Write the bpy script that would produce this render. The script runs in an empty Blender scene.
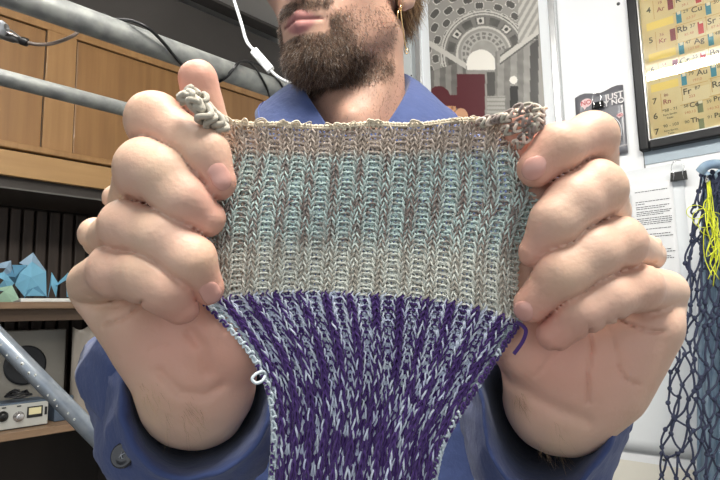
import bpy, math, random
import numpy as np
from mathutils import Vector, Matrix
random.seed(7)
rng = np.random.default_rng(7)
S = bpy.context.scene
COL = S.collection
# ------------------------------------------------------------------ camera
CAM = np.array([0.0, 0.0, 1.30]); FPX = 565.0
pit, rol = math.radians(7.3), math.radians(1.24)
Fv = np.array([0, math.cos(pit), math.sin(pit)])
r0 = np.array([1.0, 0, 0]); u0 = np.array([0, -math.sin(pit), math.cos(pit)])
Rv = math.cos(rol) * r0 - math.sin(rol) * u0
Uv = math.sin(rol) * r0 + math.cos(rol) * u0
cd = bpy.data.cameras.new('camera'); cam = bpy.data.objects.new('camera', cd); COL.objects.link(cam)
cd.sensor_width = 36; cd.lens = FPX / 720 * 36; cd.clip_start = 0.01
M4 = Matrix(((Rv[0], Uv[0], -Fv[0], CAM[0]), (Rv[1], Uv[1], -Fv[1], CAM[1]), (Rv[2], Uv[2], -Fv[2], CAM[2]), (0, 0, 0, 1)))
cam.matrix_world = M4
S.camera = cam
# ------------------------------------------------------------------ world, exposure, lamps
S.view_settings.view_transform = 'Standard'; S.view_settings.look = 'None'
S.view_settings.gamma = 1; S.view_settings.use_curve_mapping = False
S.view_settings.exposure = 0.22
w = bpy.data.worlds.new('world'); S.world = w; w.use_nodes = True
w.node_tree.nodes['Background'].inputs[0].default_value = (0.93, 0.97, 1.0, 1)
w.node_tree.nodes['Background'].inputs[1].default_value = 0.84
def area(name, loc, target, sx, sy, power, color):
    l = bpy.data.lights.new(name, 'AREA'); l.shape = 'RECTANGLE'; l.size = sx; l.size_y = sy
    l.energy = power; l.color = color
    o = bpy.data.objects.new(name, l); COL.objects.link(o); o.location = loc
    o.rotation_euler = (Vector(target) - Vector(loc)).to_track_quat('-Z', 'Y').to_euler()
    return o
area('added_overhead_light', (0.30, -0.05, 2.62), (-0.05, 0.3, 1.2), 0.8, 0.4, 36, (1.0, 0.95, 0.86))  # added area light, unseen overhead, kept clear of the chart glass reflection

def at(x, y, D):
    """world point seen at pixel x, y when it lies D metres deep"""
    x = np.asarray(x, float); y = np.asarray(y, float); D = np.asarray(D, float)
    a = ((x - 360) / FPX * D)[..., None]; b = ((240 - y) / FPX * D)[..., None]
    return CAM + a * Rv + b * Uv + D[..., None] * Fv
def A(*p): return at(p[0], p[1], p[2])
def proj(P):
    d = np.asarray(P) - CAM; z = d @ Fv
    return 360 + FPX * (d @ Rv) / z, 240 - FPX * (d @ Uv) / z, z

# ------------------------------------------------------------------ mesh helpers
class MB:
    def __init__(s): s.v = []; s.f = []; s.n = 0; s.c = []
    def add(s, v, f, c=None):
        v = np.asarray(v, float).reshape(-1, 3); s.v.append(v)
        for q in f: s.f.append(tuple(int(i) + s.n for i in q))
        if c is not None:
            c = np.asarray(c, float)
            s.c.append(np.broadcast_to(c, (len(v), 3)))
        s.n += len(v)
    def addq(s, v, q, c=None):      # q ndarray
        s.add(v, [], c); s.f.extend(map(tuple, (q + s.n - len(v)).tolist()))
    def build(s, name, mat=None, parent=None, smooth=True):
        me = bpy.data.meshes.new(name)
        v = np.concatenate(s.v) if s.v else np.zeros((0, 3))
        me.from_pydata(v.tolist(), [], s.f)
        if s.c:
            c = np.concatenate(s.c); ca = me.color_attributes.new('Col', 'FLOAT_COLOR', 'POINT')
            ca.data.foreach_set('color', np.hstack([c, np.ones((len(c), 1))]).astype(np.float32).ravel())
        if smooth: me.polygons.foreach_set('use_smooth', [True] * len(me.polygons))
        me.update()
        return link(name, me, mat, parent)
def link(name, me, mat=None, parent=None):
    o = bpy.data.objects.new(name, me); COL.objects.link(o)
    if mat is not None and not me.materials: me.materials.append(mat)
    if parent is not None: o.parent = parent
    return o
def empty(name, label, cat, group=None):
    o = bpy.data.objects.new(name, None); COL.objects.link(o); o['label'] = label; o['category'] = cat
    if group: o['group'] = group
    o.empty_display_size = 0.05
    return o
def tag(o, label, cat, group=None):
    o['label'] = label; o['category'] = cat
    if group: o['group'] = group
    return o
def struct(o): o['kind'] = 'structure'; return o

def tube_arr(P, R, sides=8, closed=False, cap=True):
    """P n,3  R scalar or n"""
    P = np.asarray(P, float); n = len(P); R = np.broadcast_to(np.asarray(R, float), (n,))
    T = np.roll(P, -1, 0) - np.roll(P, 1, 0)
    if not closed: T[0] = P[1] - P[0]; T[-1] = P[-1] - P[-2]
    T /= np.linalg.norm(T, axis=1)[:, None] + 1e-12
    N = np.zeros_like(T); a = np.array([0, 0, 1.0]) if abs(T[0, 2]) < .9 else np.array([1.0, 0, 0])
    nn = np.cross(T[0], a); nn /= np.linalg.norm(nn)
    for i in range(n):
        nn = nn - T[i] * nn.dot(T[i]); nn /= np.linalg.norm(nn) + 1e-12; N[i] = nn
    B = np.cross(T, N)
    ang = np.arange(sides) / sides * 2 * np.pi
    V = P[:, None] + R[:, None, None] * (np.cos(ang)[None, :, None] * N[:, None] + np.sin(ang)[None, :, None] * B[:, None])
    V = V.reshape(-1, 3)
    m = n if closed else n - 1
    i = np.arange(m)[:, None]; j = np.arange(sides)[None]
    i2 = (i + 1) % n; j2 = (j + 1) % sides
    Q = np.stack([i * sides + j + 0 * j2, i * sides + j2, i2 * sides + j2, i2 * sides + j + 0 * j2], -1).reshape(-1, 4)
    F = [tuple(q) for q in Q.tolist()]
    if cap and not closed:
        F.append(tuple(range(sides - 1, -1, -1))); F.append(tuple((n - 1) * sides + k for k in range(sides)))
    return V, F
def cr(P, k=6, closed=False):
    """Catmull-Rom through rows of P"""
    P = np.asarray(P, float); n = len(P); out = []
    t = np.arange(k) / k
    for i in range(n if closed else n - 1):
        if closed: p0, p1, p2, p3 = P[(i - 1) % n], P[i], P[(i + 1) % n], P[(i + 2) % n]
        else: p0, p1, p2, p3 = P[max(i - 1, 0)], P[i], P[i + 1], P[min(i + 2, n - 1)]
        for s in t:
            out.append(.5 * ((2 * p1) + (-p0 + p2) * s + (2 * p0 - 5 * p1 + 4 * p2 - p3) * s * s + (-p0 + 3 * p1 - 3 * p2 + p3) * s ** 3))
    if not closed: out.append(P[-1])
    return np.array(out)
def box_arr(c, ax, half):
    """box at c, axes rows ax, half sizes"""
    c = np.asarray(c, float); V = []
    for sx in (-1, 1):
        for sy in (-1, 1):
            for sz in (-1, 1): V.append(c + ax[0] * half[0] * sx + ax[1] * half[1] * sy + ax[2] * half[2] * sz)
    F = [(0, 1, 3, 2), (4, 6, 7, 5), (0, 4, 5, 1), (2, 3, 7, 6), (0, 2, 6, 4), (1, 5, 7, 3)]
    return np.array(V), F
def text_mesh(o):
    dg = bpy.context.evaluated_depsgraph_get(); me = bpy.data.meshes.new_from_object(o.evaluated_get(dg)); n = o.name; mw = o.matrix_world.copy(); par = o.parent; m = o.data.materials[0]
    bpy.data.objects.remove(o); me.materials.clear(); r = link(n, me, m, par); r.matrix_world = mw; return r
def bevel(o, wd=0.002, seg=2):
    m = o.modifiers.new('bevel', 'BEVEL'); m.width = wd; m.segments = seg; m.limit_method = 'ANGLE'; m.angle_limit = .7
    return o
def grid_faces(nu, nv, closed_u=False):
    F = []
    for j in range(nv - 1):
        for i in range(nu if closed_u else nu - 1):
            i2 = (i + 1) % nu
            F.append((j * nu + i, j * nu + i2, (j + 1) * nu + i2, (j + 1) * nu + i))
    return F
def lathe(prof, c, axis, seg=20):
    """prof rows (radius, height along axis)"""
    axis = np.asarray(axis, float); axis = axis / np.linalg.norm(axis)
    a = np.array([0, 0, 1.0]) if abs(axis[2]) < .9 else np.array([1.0, 0, 0])
    n = np.cross(axis, a); n /= np.linalg.norm(n); b = np.cross(axis, n)
    V = []
    for r, h in prof:
        for k in range(seg):
            t = k / seg * 2 * math.pi; V.append(np.asarray(c) + axis * h + r * (math.cos(t) * n + math.sin(t) * b))
    F = grid_faces(seg, len(prof), True)
    F.append(tuple(range(seg))); F.append(tuple((len(prof) - 1) * seg + k for k in range(seg))[::-1])
    return np.array(V), F

# ------------------------------------------------------------------ materials
def mat(name, color, rough=.6, metal=0, bump=None, noise=None, vcol=False, sss=0, coat=0, trans=0, alpha=None, emit=None, sheen=0, wave=None, spec=None):
    m = bpy.data.materials.new(name); m.use_nodes = True; nt = m.node_tree; b = nt.nodes['Principled BSDF']
    b.inputs['Base Color'].default_value = (*color, 1); b.inputs['Roughness'].default_value = rough
    b.inputs['Metallic'].default_value = metal
    if spec is not None: b.inputs['Specular IOR Level'].default_value = spec
    if coat: b.inputs['Coat Weight'].default_value = coat
    if trans: b.inputs['Transmission Weight'].default_value = trans
    if alpha is not None: b.inputs['Alpha'].default_value = alpha
    if sheen: b.inputs['Sheen Weight'].default_value = sheen
    if emit: b.inputs['Emission Color'].default_value = (*emit[0], 1); b.inputs['Emission Strength'].default_value = emit[1]
    if sss:
        b.inputs['Subsurface Weight'].default_value = sss; b.inputs['Subsurface Radius'].default_value = (1, .35, .2)
        b.inputs['Subsurface Scale'].default_value = .0013
    tc = nt.nodes.new('ShaderNodeTexCoord'); src = None
    if vcol:
        va = nt.nodes.new('ShaderNodeVertexColor'); va.layer_name = 'Col'; src = va.outputs['Color']
        nt.links.new(src, b.inputs['Base Color'])
    if noise:                                   # (scale, colour2, amount, stretch xyz)
        mp = nt.nodes.new('ShaderNodeMapping'); nt.links.new(tc.outputs['Object'], mp.inputs[0])
        mp.inputs['Scale'].default_value = noise[3] if len(noise) > 3 else (1, 1, 1)
        if len(noise) > 4: mp.inputs['Rotation'].default_value = noise[4]
        nz = nt.nodes.new('ShaderNodeTexNoise'); nz.inputs['Scale'].default_value = noise[0]; nz.inputs['Detail'].default_value = 6
        nt.links.new(mp.outputs[0], nz.inputs['Vector'])
        rp = nt.nodes.new('ShaderNodeMapRange'); rp.inputs[1].default_value = .35; rp.inputs[2].default_value = .65
        rp.inputs[4].default_value = noise[2]; nt.links.new(nz.outputs['Fac'], rp.inputs[0])
        mx = nt.nodes.new('ShaderNodeMix'); mx.data_type = 'RGBA'; nt.links.new(rp.outputs[0], mx.inputs[0])
        if src: nt.links.new(src, mx.inputs[6])
        else: mx.inputs[6].default_value = (*color, 1)
        mx.inputs[7].default_value = (*noise[1], 1)
        nt.links.new(mx.outputs[2], b.inputs['Base Color'])
    if bump:                                    # (scale, strength, distance)
        nz = nt.nodes.new('ShaderNodeTexNoise'); nz.inputs['Scale'].default_value = bump[0]; nz.inputs['Detail'].default_value = 4
        nt.links.new(tc.outputs['Object'], nz.inputs['Vector'])
        bp = nt.nodes.new('ShaderNodeBump'); bp.inputs['Strength'].default_value = bump[1]; bp.inputs['Distance'].default_value = bump[2]
        nt.links.new(nz.outputs['Fac'], bp.inputs['Height']); nt.links.new(bp.outputs[0], b.inputs['Normal'])
    return m
def srgb(r, g, b):
    f = lambda c: (c / 255) / 12.92 if c <= 10 else (((c / 255) + .055) / 1.055) ** 2.4
    return (f(r), f(g), f(b))

# ------------------------------------------------------------------ SDF modelling
def smin(a, b, k):
    h = np.clip(.5 + .5 * (b - a) / k, 0, 1); return b + (a - b) * h - k * h * (1 - h)
def cone(P, a, b, ra, rb):
    a = np.asarray(a, np.float32); b = np.asarray(b, np.float32); ba = b - a
    t = np.clip(((P - a) @ ba) / float(ba @ ba + 1e-12), 0, 1)
    return np.linalg.norm(P - a - t[:, None] * ba, axis=1) - (ra + (rb - ra) * t)
def ellip(P, c, r, R=None):
    q = P - np.asarray(c, np.float32)
    if R is not None: q = q @ R.astype(np.float32)
    r = np.asarray(r, np.float32); k0 = np.linalg.norm(q / r, axis=1); k1 = np.linalg.norm(q / (r * r), axis=1)
    return k0 * (k0 - 1) / (k1 + 1e-9)
def surface_nets(fn, lo, hi, h):
    lo = np.asarray(lo, float); hi = np.asarray(hi, float)
    n = np.ceil((hi - lo) / h).astype(int) + 1
    gx, gy, gz = [lo[k] + np.arange(n[k]) * h for k in range(3)]
    F = np.empty(tuple(n), np.float32)
    step = max(1, 600000 // (n[1] * n[2]))
    for i in range(0, n[0], step):
        X, Y, Z = np.meshgrid(gx[i:i + step], gy, gz, indexing='ij')
        F[i:i + step] = fn(np.stack([X, Y, Z], -1).reshape(-1, 3).astype(np.float32)).reshape(X.shape)
    I = F < 0
    c = [I[dx:n[0] - 1 + dx, dy:n[1] - 1 + dy, dz:n[2] - 1 + dz] for dx in (0, 1) for dy in (0, 1) for dz in (0, 1)]
    sm = sum(k.astype(np.int8) for k in c); act = (sm > 0) & (sm < 8)
    ids = np.full(act.shape, -1, np.int64); cells = np.argwhere(act); ids[act] = np.arange(len(cells))
    acc = np.zeros((len(cells), 3)); cnt = np.zeros(len(cells))
    cor = [(dx, dy, dz) for dx in (0, 1) for dy in (0, 1) for dz in (0, 1)]
    val = {k: F[cells[:, 0] + k[0], cells[:, 1] + k[1], cells[:, 2] + k[2]] for k in cor}
    for a in cor:
        for ax in range(3):
            if a[ax]: continue
            b = list(a); b[ax] = 1; b = tuple(b); fa, fb = val[a], val[b]; m = (fa < 0) != (fb < 0)
            t = np.where(m, fa / (fa - fb + 1e-20), 0); p = np.tile(np.array(a, float), (len(cells), 1)); p[:, ax] = t
            acc[m] += p[m]; cnt[m] += 1
    V = lo + (cells + acc / cnt[:, None]) * h
    Q = []
    for ax in range(3):
        o1, o2 = [k for k in range(3) if k != ax]
        sl0 = [slice(None)] * 3; sl1 = [slice(None)] * 3; sl0[ax] = slice(0, n[ax] - 1); sl1[ax] = slice(1, n[ax])
        m = I[tuple(sl0)] != I[tuple(sl1)]; e = np.argwhere(m)
        e = e[(e[:, o1] > 0) & (e[:, o2] > 0) & (e[:, o1] < n[o1] - 1) & (e[:, o2] < n[o2] - 1)]
        ins = I[tuple(e.T)]
        def g(d1, d2):
            q = e.copy(); q[:, o1] -= d1; q[:, o2] -= d2; return ids[tuple(q.T)]
        q = np.stack([g(1, 1), g(0, 1), g(0, 0), g(1, 0)], 1)
        flip = ~ins if ax != 1 else ins
        q[flip] = q[flip][:, ::-1]
        Q.append(q)
    return V, np.concatenate(Q)
def vnoise(P, s, seed=0):
    """cheap smooth noise from sines"""
    r = np.random.default_rng(seed); o = 0
    for k in range(5):
        d = r.normal(size=3); d /= np.linalg.norm(d); o = o + np.sin((P @ d) * s * (1 + .5 * k) + r.uniform(0, 6) + 1.5 * np.sin((P @ np.roll(d, 1)) * s * .7))
    return o / 5
# ------------------------------------------------------------------ room: two walls meeting behind the person
nR = np.array([.669, .743, 0]); cR = 1.827; uR = np.array([.743, -.669, 0])     # uR runs to the right along the right wall
nL = np.array([.743, -.669, 0]); cL = -2.06; uL = np.array([.669, .743, 0])     # cabinet face plane; uL recedes to the right
Z = np.array([0, 0, 1.0])
_k = math.hypot(.669, .743); nR, uR, nL, uL = nR / _k, uR / _k, nL / _k, uL / _k; cR, cL = cR / _k, cL / _k
def ray(x, y): return at(x, y, 1.0) - CAM
def onplane(x, y, n, c):
    d = ray(x, y); t = (c - CAM @ n) / (d @ n); return CAM + d * t
def onR(x, y, off=0): return onplane(x, y, nR, cR - off)      # off = distance in front of the wall
def onL(x, y, off=0): return onplane(x, y, nL, cL + off)
def sR(p): return float(p @ uR)
def sL(p): return float(p @ uL)
def Rp(s, z, off=0): return nR * (cR - off) + uR * s + Z * z
def Lp(s, z, off=0): return nL * (cL + off) + uL * s + Z * z
def slabR(mb, s0, s1, z0, z1, o0, o1, c=None):
    V, F = box_arr(Rp((s0 + s1) / 2, (z0 + z1) / 2, (o0 + o1) / 2), [uR, Z, nR], [abs(s1 - s0) / 2, abs(z1 - z0) / 2, abs(o1 - o0) / 2]); mb.add(V, F, c)
def slabL(mb, s0, s1, z0, z1, o0, o1, c=None):
    V, F = box_arr(Lp((s0 + s1) / 2, (z0 + z1) / 2, (o0 + o1) / 2), [uL, Z, nL], [abs(s1 - s0) / 2, abs(z1 - z0) / 2, abs(o1 - o0) / 2]); mb.add(V, F, c)
def pxR(x0, y0, x1, y1, off=0):
    """wall rectangle (s0,s1,z0,z1) whose left edge is seen at x0, right at x1, top y0, bottom y1 (at its centre)"""
    ym, xm = (y0 + y1) / 2, (x0 + x1) / 2
    return sR(onR(x0, ym, off)), sR(onR(x1, ym, off)), onR(xm, y1, off)[2], onR(xm, y0, off)[2]
def pxL(x0, y0, x1, y1, off=0):
    ym, xm = (y0 + y1) / 2, (x0 + x1) / 2
    return sL(onL(x0, ym, off)), sL(onL(x1, ym, off)), onL(xm, y1, off)[2], onL(xm, y0, off)[2]

m_wall = mat('white_wall_paint', (.88, .89, .90), .55, bump=(60, .15, .002), noise=(3, (.82, .845, .87), .5))
m_cream = mat('cream_wall_paint', (.80, .77, .68), .6, bump=(60, .1, .002))
m_band = mat('blue_grey_strip', (.42, .50, .56), .6)
m_rail = mat('grey_rail', (.36, .35, .31), .5)
m_dark = mat('dark_timber_wall', (.022, .017, .014), .8, noise=(4, (.04, .03, .024), .8, (1, 1, .2)))
m_floor = mat('grey_floor', (.18, .17, .16), .7, noise=(5, (.12, .11, .1), .8))
m_ceil = mat('ceiling_paint', (.45, .44, .42), .8, bump=(40, .2, .003))
scorner = sR(np.array([-.308, 2.736, 0]))
LW = .42                                              # left wall lies this far behind the cabinet face
# the back walls
corner = np.linalg.solve(np.array([[nR[0], nR[1]], [nL[0], nL[1]]]), np.array([cR, cL - LW]))
sc_R = float(np.array([corner[0], corner[1], 0]) @ uR); sc_L = float(np.array([corner[0], corner[1], 0]) @ uL)
b = MB(); zr = onR(640, 462)[2]
slabR(b, sc_R, 3.4, zr, 2.7, -.08, 0); struct(b.build('wall_right', m_wall, smooth=False))
b = MB(); slabR(b, sc_R, 3.4, 0, zr, -.08, 0); struct(b.build('wall_right', m_cream, smooth=False))
b = MB(); slabL(b, sc_L - 4.0, sc_L, 0, 2.7, -LW - .08, -LW); struct(b.build('wall_left', m_dark, smooth=False))
b = MB(); V, F = box_arr((0, .8, -.03), np.eye(3), (4, 4, .03)); b.add(V, F); struct(b.build('floor', m_floor, smooth=False))
b = MB(); V, F = box_arr((0, .9, 2.74), np.eye(3), (4, 3, .04)); b.add(V, F); struct(b.build('ceiling', m_ceil, smooth=False))
# blue-grey strip under the chart frame, the joint beside it and the grey rail low on the wall
s0, s1, z0, z1 = pxR(645, 152, 735, 172)
zb0 = onR(645, 165)[2]; zb1 = onR(645, 151)[2]
b = MB(); slabR(b, s0, 3.0, zb0, zb1 + .05, 0, .003); struct(b.build('trim_1', m_band, smooth=False))
b = MB(); slabR(b, s0 - .002, s0 + .0, onR(645, 174)[2], zb1, 0, .004); struct(b.build('trim_2', mat('joint', (.12, .12, .12), .8), smooth=False))
z1 = onR(640, 457)[2]; z0 = onR(640, 466)[2]
b = MB(); slabR(b, -.2, 3.2, z0, z1, 0, .012)
t3 = struct(b.build('trim_3', m_rail, smooth=False))
p = onR(664, 460, .012); V, F = lathe([(.004, 0), (.004, .002), (.002, .003)], p, -nR, 10); b = MB(); b.add(V, F); b.build('screw', mat('screw', (.1, .1, .1), .4, 1), t3)
# screw on the white wall
p = onR(618.5, 4); V, F = lathe([(.005, 0), (.005, .003), (.002, .005)], p, -nR, 12); b = MB(); b.add(V, F)
tag(b.build('wall_screw', mat('screw_grey', (.15, .15, .16), .4, 1)), 'small dark screw head high on the white wall between the two frames', 'screw')
# perforated white upright beside the hall picture
up = empty('shelf_upright', 'pale grey perforated metal upright standing left of the hall picture', 'shelf upright')
m_up = mat('upright_paint', (.62, .66, .66), .4, .1)
s0, s1, z0, z1 = pxR(396, 0, 416, 140)
b = MB(); slabR(b, s0, s1, 0, 2.7, .0, .03); bevel(b.build('post', m_up, up, smooth=False), .002)
mh = mat('slot_hole', (.03, .03, .03), .8)
for k in range(-6, 12):
    zc = onR(410.5, 30 + 46 * k / 1.0, .03)[2] if -1 < k < 2 else onR(410.5, 30, .03)[2] - (onR(410.5, 30, .03)[2] - onR(411, 76, .03)[2]) * k
    V, F = lathe([(.0035, 0), (.0035, .0006)], Rp(sR(onR(410.5, 50, .03)), zc, .03), -nR, 10); b = MB(); b.add(V, F); b.build('slot_hole', mh, up)

# ------------------------------------------------------------------ framed picture of a vaulted hall
hp = empty('hall_picture', 'large white-framed grey picture of a vaulted hall with coffered arches, behind the shoulder', 'picture')
off = .02
pl, pr, pb, pt = pxR(429.5, -60, 541, 160, off)
m_silver = mat('silver_frame', (.75, .76, .76), .25, .7); m_mat = mat('white_mount', (.80, .83, .85), .6)
fl, fr = sR(onR(416.5, 50, off)), sR(onR(558, 50, off)); mr = sR(onR(551.5, 50, off))
ft, fb = pt + .03, pb - .03
b = MB(); slabR(b, fl, fr, fb, ft, .004, off - .002); b.build('mount', m_mat, hp, smooth=False)
fw_l = sR(onR(421.5, 50, off)) - fl
for (a0, a1, c0, c1) in ((fl - .002, fl + fw_l, fb, ft), (mr, fr, fb, ft), (fl, fr, ft, ft + .012), (fl, fr, fb - .012, fb)):
    b = MB(); slabR(b, a0, a1, c0, c1, .0, off + .01); bevel(b.build('frame_rail', m_silver if a0 > 0 or a1 > 1 else m_silver, hp, smooth=False), .003, 3)
# the print: a flat raster of faces coloured like the picture, with reflections painted in
NX, NY = 170, 300
xs = np.linspace(0, 1, NX); ys = np.linspace(0, 1, NY)
gs = pl + (pr - pl) * xs; gz = pt + (pb - pt) * ys
SS, ZZ = np.meshgrid(gs, gz)
PW = Rp(0, 0, off) + SS[..., None] * uR + ZZ[..., None] * Z
qx, qy, _ = proj(PW)                                   # drawing plan measured on the picture in photo pixels
def hallcol(x, y):
    g = np.full(x.shape, .52); wm = np.full(x.shape, .0)
    n = vnoise(np.stack([x, y, 0 * x], -1).reshape(-1, 3), .35, 3).reshape(x.shape)
    cx, cy = 484., 54.
    r = np.hypot((x - cx), (y - cy) * 1.0) * 1.2; a = np.degrees(np.arctan2(-(y - cy), x - cx))
    # outer vault field with coffers
    g = .62 + .05 * n
    up = y < 55 - .30 * (x - cx)
    oc = (np.sin(np.hypot(x - cx, y - cy) * .42) * np.sin(np.radians(a) * 16)); g = np.where(up & (r > 52), np.where(oc > .25, .36, np.where(oc > .1, .85, .60)), g)
    ring = lambda r0, r1, v, gg: np.where((r > r0) & (r < r1) & up, v, gg)
    g = ring(47, 52, .78, g); g = ring(49, 50, .35, g)
    g = ring(33, 47, .50, g)
    cof = (np.abs(((a + 12) % 24) - 12) < 8.5) & (r > 35.5) & (r < 44.5); g = np.where(cof & up, .38 + .06 * n, g)
    med = (np.abs(((a + 12) % 48) - 12) < 6) & (r > 36) & (r < 44); g = np.where(med & up, np.where(np.hypot(((a + 12) % 48) - 12, (r - 40) * 1.2) < 3, .3, .82), g)
    g = ring(31, 33.5, .80, g); g = ring(27.5, 31, .60, g); g = ring(16, 27.5, .70, g)
    cf2 = (np.abs(((a + 9) % 18) - 9) < 5.5) & (((r > 18) & (r < 21.5)) | ((r > 23) & (r < 26))); g = np.where(cf2 & up, .48, g)
    # bright lunette window
    lun = (np.hypot(x - 481, (y - 64)) < 14.5) & (y < 70 - .1 * (x - 481)); g = np.where(lun | ((np.abs(x - 481) < 14) & (y > 58) & (y < 70)), .95, g)
    # walls below the cornice
    lo = ~up; left = x < 466; right = x > 495
    g = np.where(lo & left, .50 + .05 * n + .06 * np.sign(np.sin(x * .55)), g)
    g = np.where(lo & right, .55 + .05 * n + .05 * np.sign(np.sin(x * .48)), g)
    g = np.where(lo & ~left & ~right & (y > 70), .60 + .05 * n, g)
    # cornices running to the vanishing point
    cl = np.abs((y - (66 + (x - 466) * .62))) < 3; g = np.where((x < 466) & cl, .78, g)
    c2 = np.abs((y - (60 - (x - 500) * .75))); g = np.where((x > 500) & (c2 < 3), .80, g); g = np.where((x > 500) & (np.abs(c2 - 4) < 1), .38, g)
    g = np.where((x > 500) & (y < 58 - (x - 500) * .75) & (x > 518), .70 + .08 * np.sign(np.sin(x * .9 + y * .5)), g)
    # pilasters and doorways on the right, steps at the foot
    g = np.where((x > 530) & (y > 35 + (543 - x) * .8), .30, g); g = np.where((x > 538.5), .62, g)
    g = np.where((np.abs(x - 514) < 4.0) & (y > 86), .20, g); g = np.where(np.hypot(x - 513.5, y - 80) < 4, .95, g)  # round bright spot is a reflected glow painted into the print
    g = np.where((x > 487) & (x < 505) & (y > 96), .68 - .12 * (np.sin(y * 1.5) > .5), g)
    g = np.where((np.abs(x - 491) < 4) & (y > 72) & (y < 96), .34, g)
    g = np.clip(-.02 + 1.0 * g, 0, 1); lin = g ** 2.2
    c = np.stack([lin * 1.03, lin * .99, lin * .90], -1)
    ma = ((x > 457) & (x < 485) & (y > 74)) | (np.hypot((x - 439) / 11., (y - 97) / 11.) < 1) | ((x > 429) & (x < 457) & (y > 95) & (y < 108))  # maroon and orange reflections over the picture, painted into its colours
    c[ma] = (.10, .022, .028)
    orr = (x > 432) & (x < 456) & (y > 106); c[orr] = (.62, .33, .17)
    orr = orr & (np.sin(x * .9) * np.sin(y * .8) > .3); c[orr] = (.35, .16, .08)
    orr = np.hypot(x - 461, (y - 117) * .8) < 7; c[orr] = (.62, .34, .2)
    return c
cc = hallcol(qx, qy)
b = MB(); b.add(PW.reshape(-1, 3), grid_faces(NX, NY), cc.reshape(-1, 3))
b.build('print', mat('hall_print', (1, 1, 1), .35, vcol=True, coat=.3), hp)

# ------------------------------------------------------------------ framed chart of the elements
ch = empty('element_chart', 'black-framed yellowed chart of the elements hanging on the white wall', 'framed chart')
off = .018; cw = .018
m_black = mat('black_frame', (.008, .008, .009), .4, spec=.3)
fl = sR(onR(633.5, 75, off)); fi = sR(onR(643.5, 75, off)); fb = onR(640, 152, off)[2]; fi_b = onR(647, 140.5, off)[2]
frr, ftt = fl + 1.15, fb + .95; wd = fi - fl; wb = wd
for (a0, a1, c0, c1) in ((fl, fi, fb, ftt), (frr - wd, frr, fb, ftt), (fi, frr - wd, fb, fb + wb), (fi, frr - wd, ftt - wb, ftt)):
    b = MB(); slabR(b, a0, a1, c0, c1, .0, off + .012); bevel(b.build('frame_rail', m_black, ch, smooth=False), .005, 3)
m_fil = mat('silver_fillet', (.5, .5, .48), .3, .8)
b = MB(); slabR(b, fi, fi + .0035, fb + wb, ftt - wb, .0, off + .006); slabR(b, fi, frr - wd, fb + wb, fb + wb + .0035, 0, off + .006); b.build('fillet', m_fil, ch, smooth=False)
m_chart = mat('chart_paper', srgb(234, 220, 172), .7, noise=(14, srgb(224, 200, 136), .6))
po = .008
b = MB(); slabR(b, fi - .002, frr - wd + .002, fb + wb - .002, ftt - wb, .002, po); b.build('chart_sheet', m_chart, ch, smooth=False)
cols = {'maroon': srgb(140, 70, 75), 'blue': srgb(70, 145, 165), 'red': srgb(200, 75, 75), 'yellow': srgb(246, 224, 130), 'green': srgb(140, 148, 110), 'white': srgb(246, 240, 214), 'cell': srgb(238, 226, 184), 'line': srgb(205, 165, 90)}
mc = {k: mat('ink_' + k, v, .7) for k, v in cols.items()}; mc['ink'] = mat('ink_dark', srgb(85, 80, 62), .7); mc['rust'] = mat('ink_rust', srgb(205, 140, 100), .7); mc['brown'] = mat('ink_brown', srgb(165, 95, 85), .7)
def quadR(px, py, wpx, hpx, off, mb):
    P = onR(px, py, off); s = sR(P); z = P[2]; k = .00265
    slabR(mb, s - wpx * k / 2 , s + wpx * k / 2, z - hpx * k / 2, z + hpx * k / 2, off - .0002, off)
def textR(t, px, py, hpx, off, m, parent, name='print', kx=1.0, k=.00265, align='CENTER', bold=0):
    cu = bpy.data.curves.new(name, 'FONT'); cu.body = t; cu.size = hpx * k * 1.38; cu.align_x = align; cu.align_y = 'CENTER'; cu.extrude = .0001; cu.offset = bold
    cu.resolution_u = 3
    o = bpy.data.objects.new(name, cu); COL.objects.link(o); cu.materials.append(m)
    P = onR(px, py, off + .0004)
    Mx = Matrix(((uR[0], 0, -nR[0], P[0]), (uR[1], 0, -nR[1], P[1]), (0, 1, 0, P[2]), (0, 0, 0, 1)))
    o.matrix_world = Mx @ Matrix.Diagonal((kx, 1, 1, 1)); o.parent = parent; bpy.context.view_layer.update()
    return text_mesh(o)
bars = {k: MB() for k in cols}
def bar(k, x0, y0, x1, y1, o=po + .0004): quadR((x0 + x1) / 2, (y0 + y1) / 2, abs(x1 - x0), abs(y1 - y0), o, bars[k])
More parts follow.
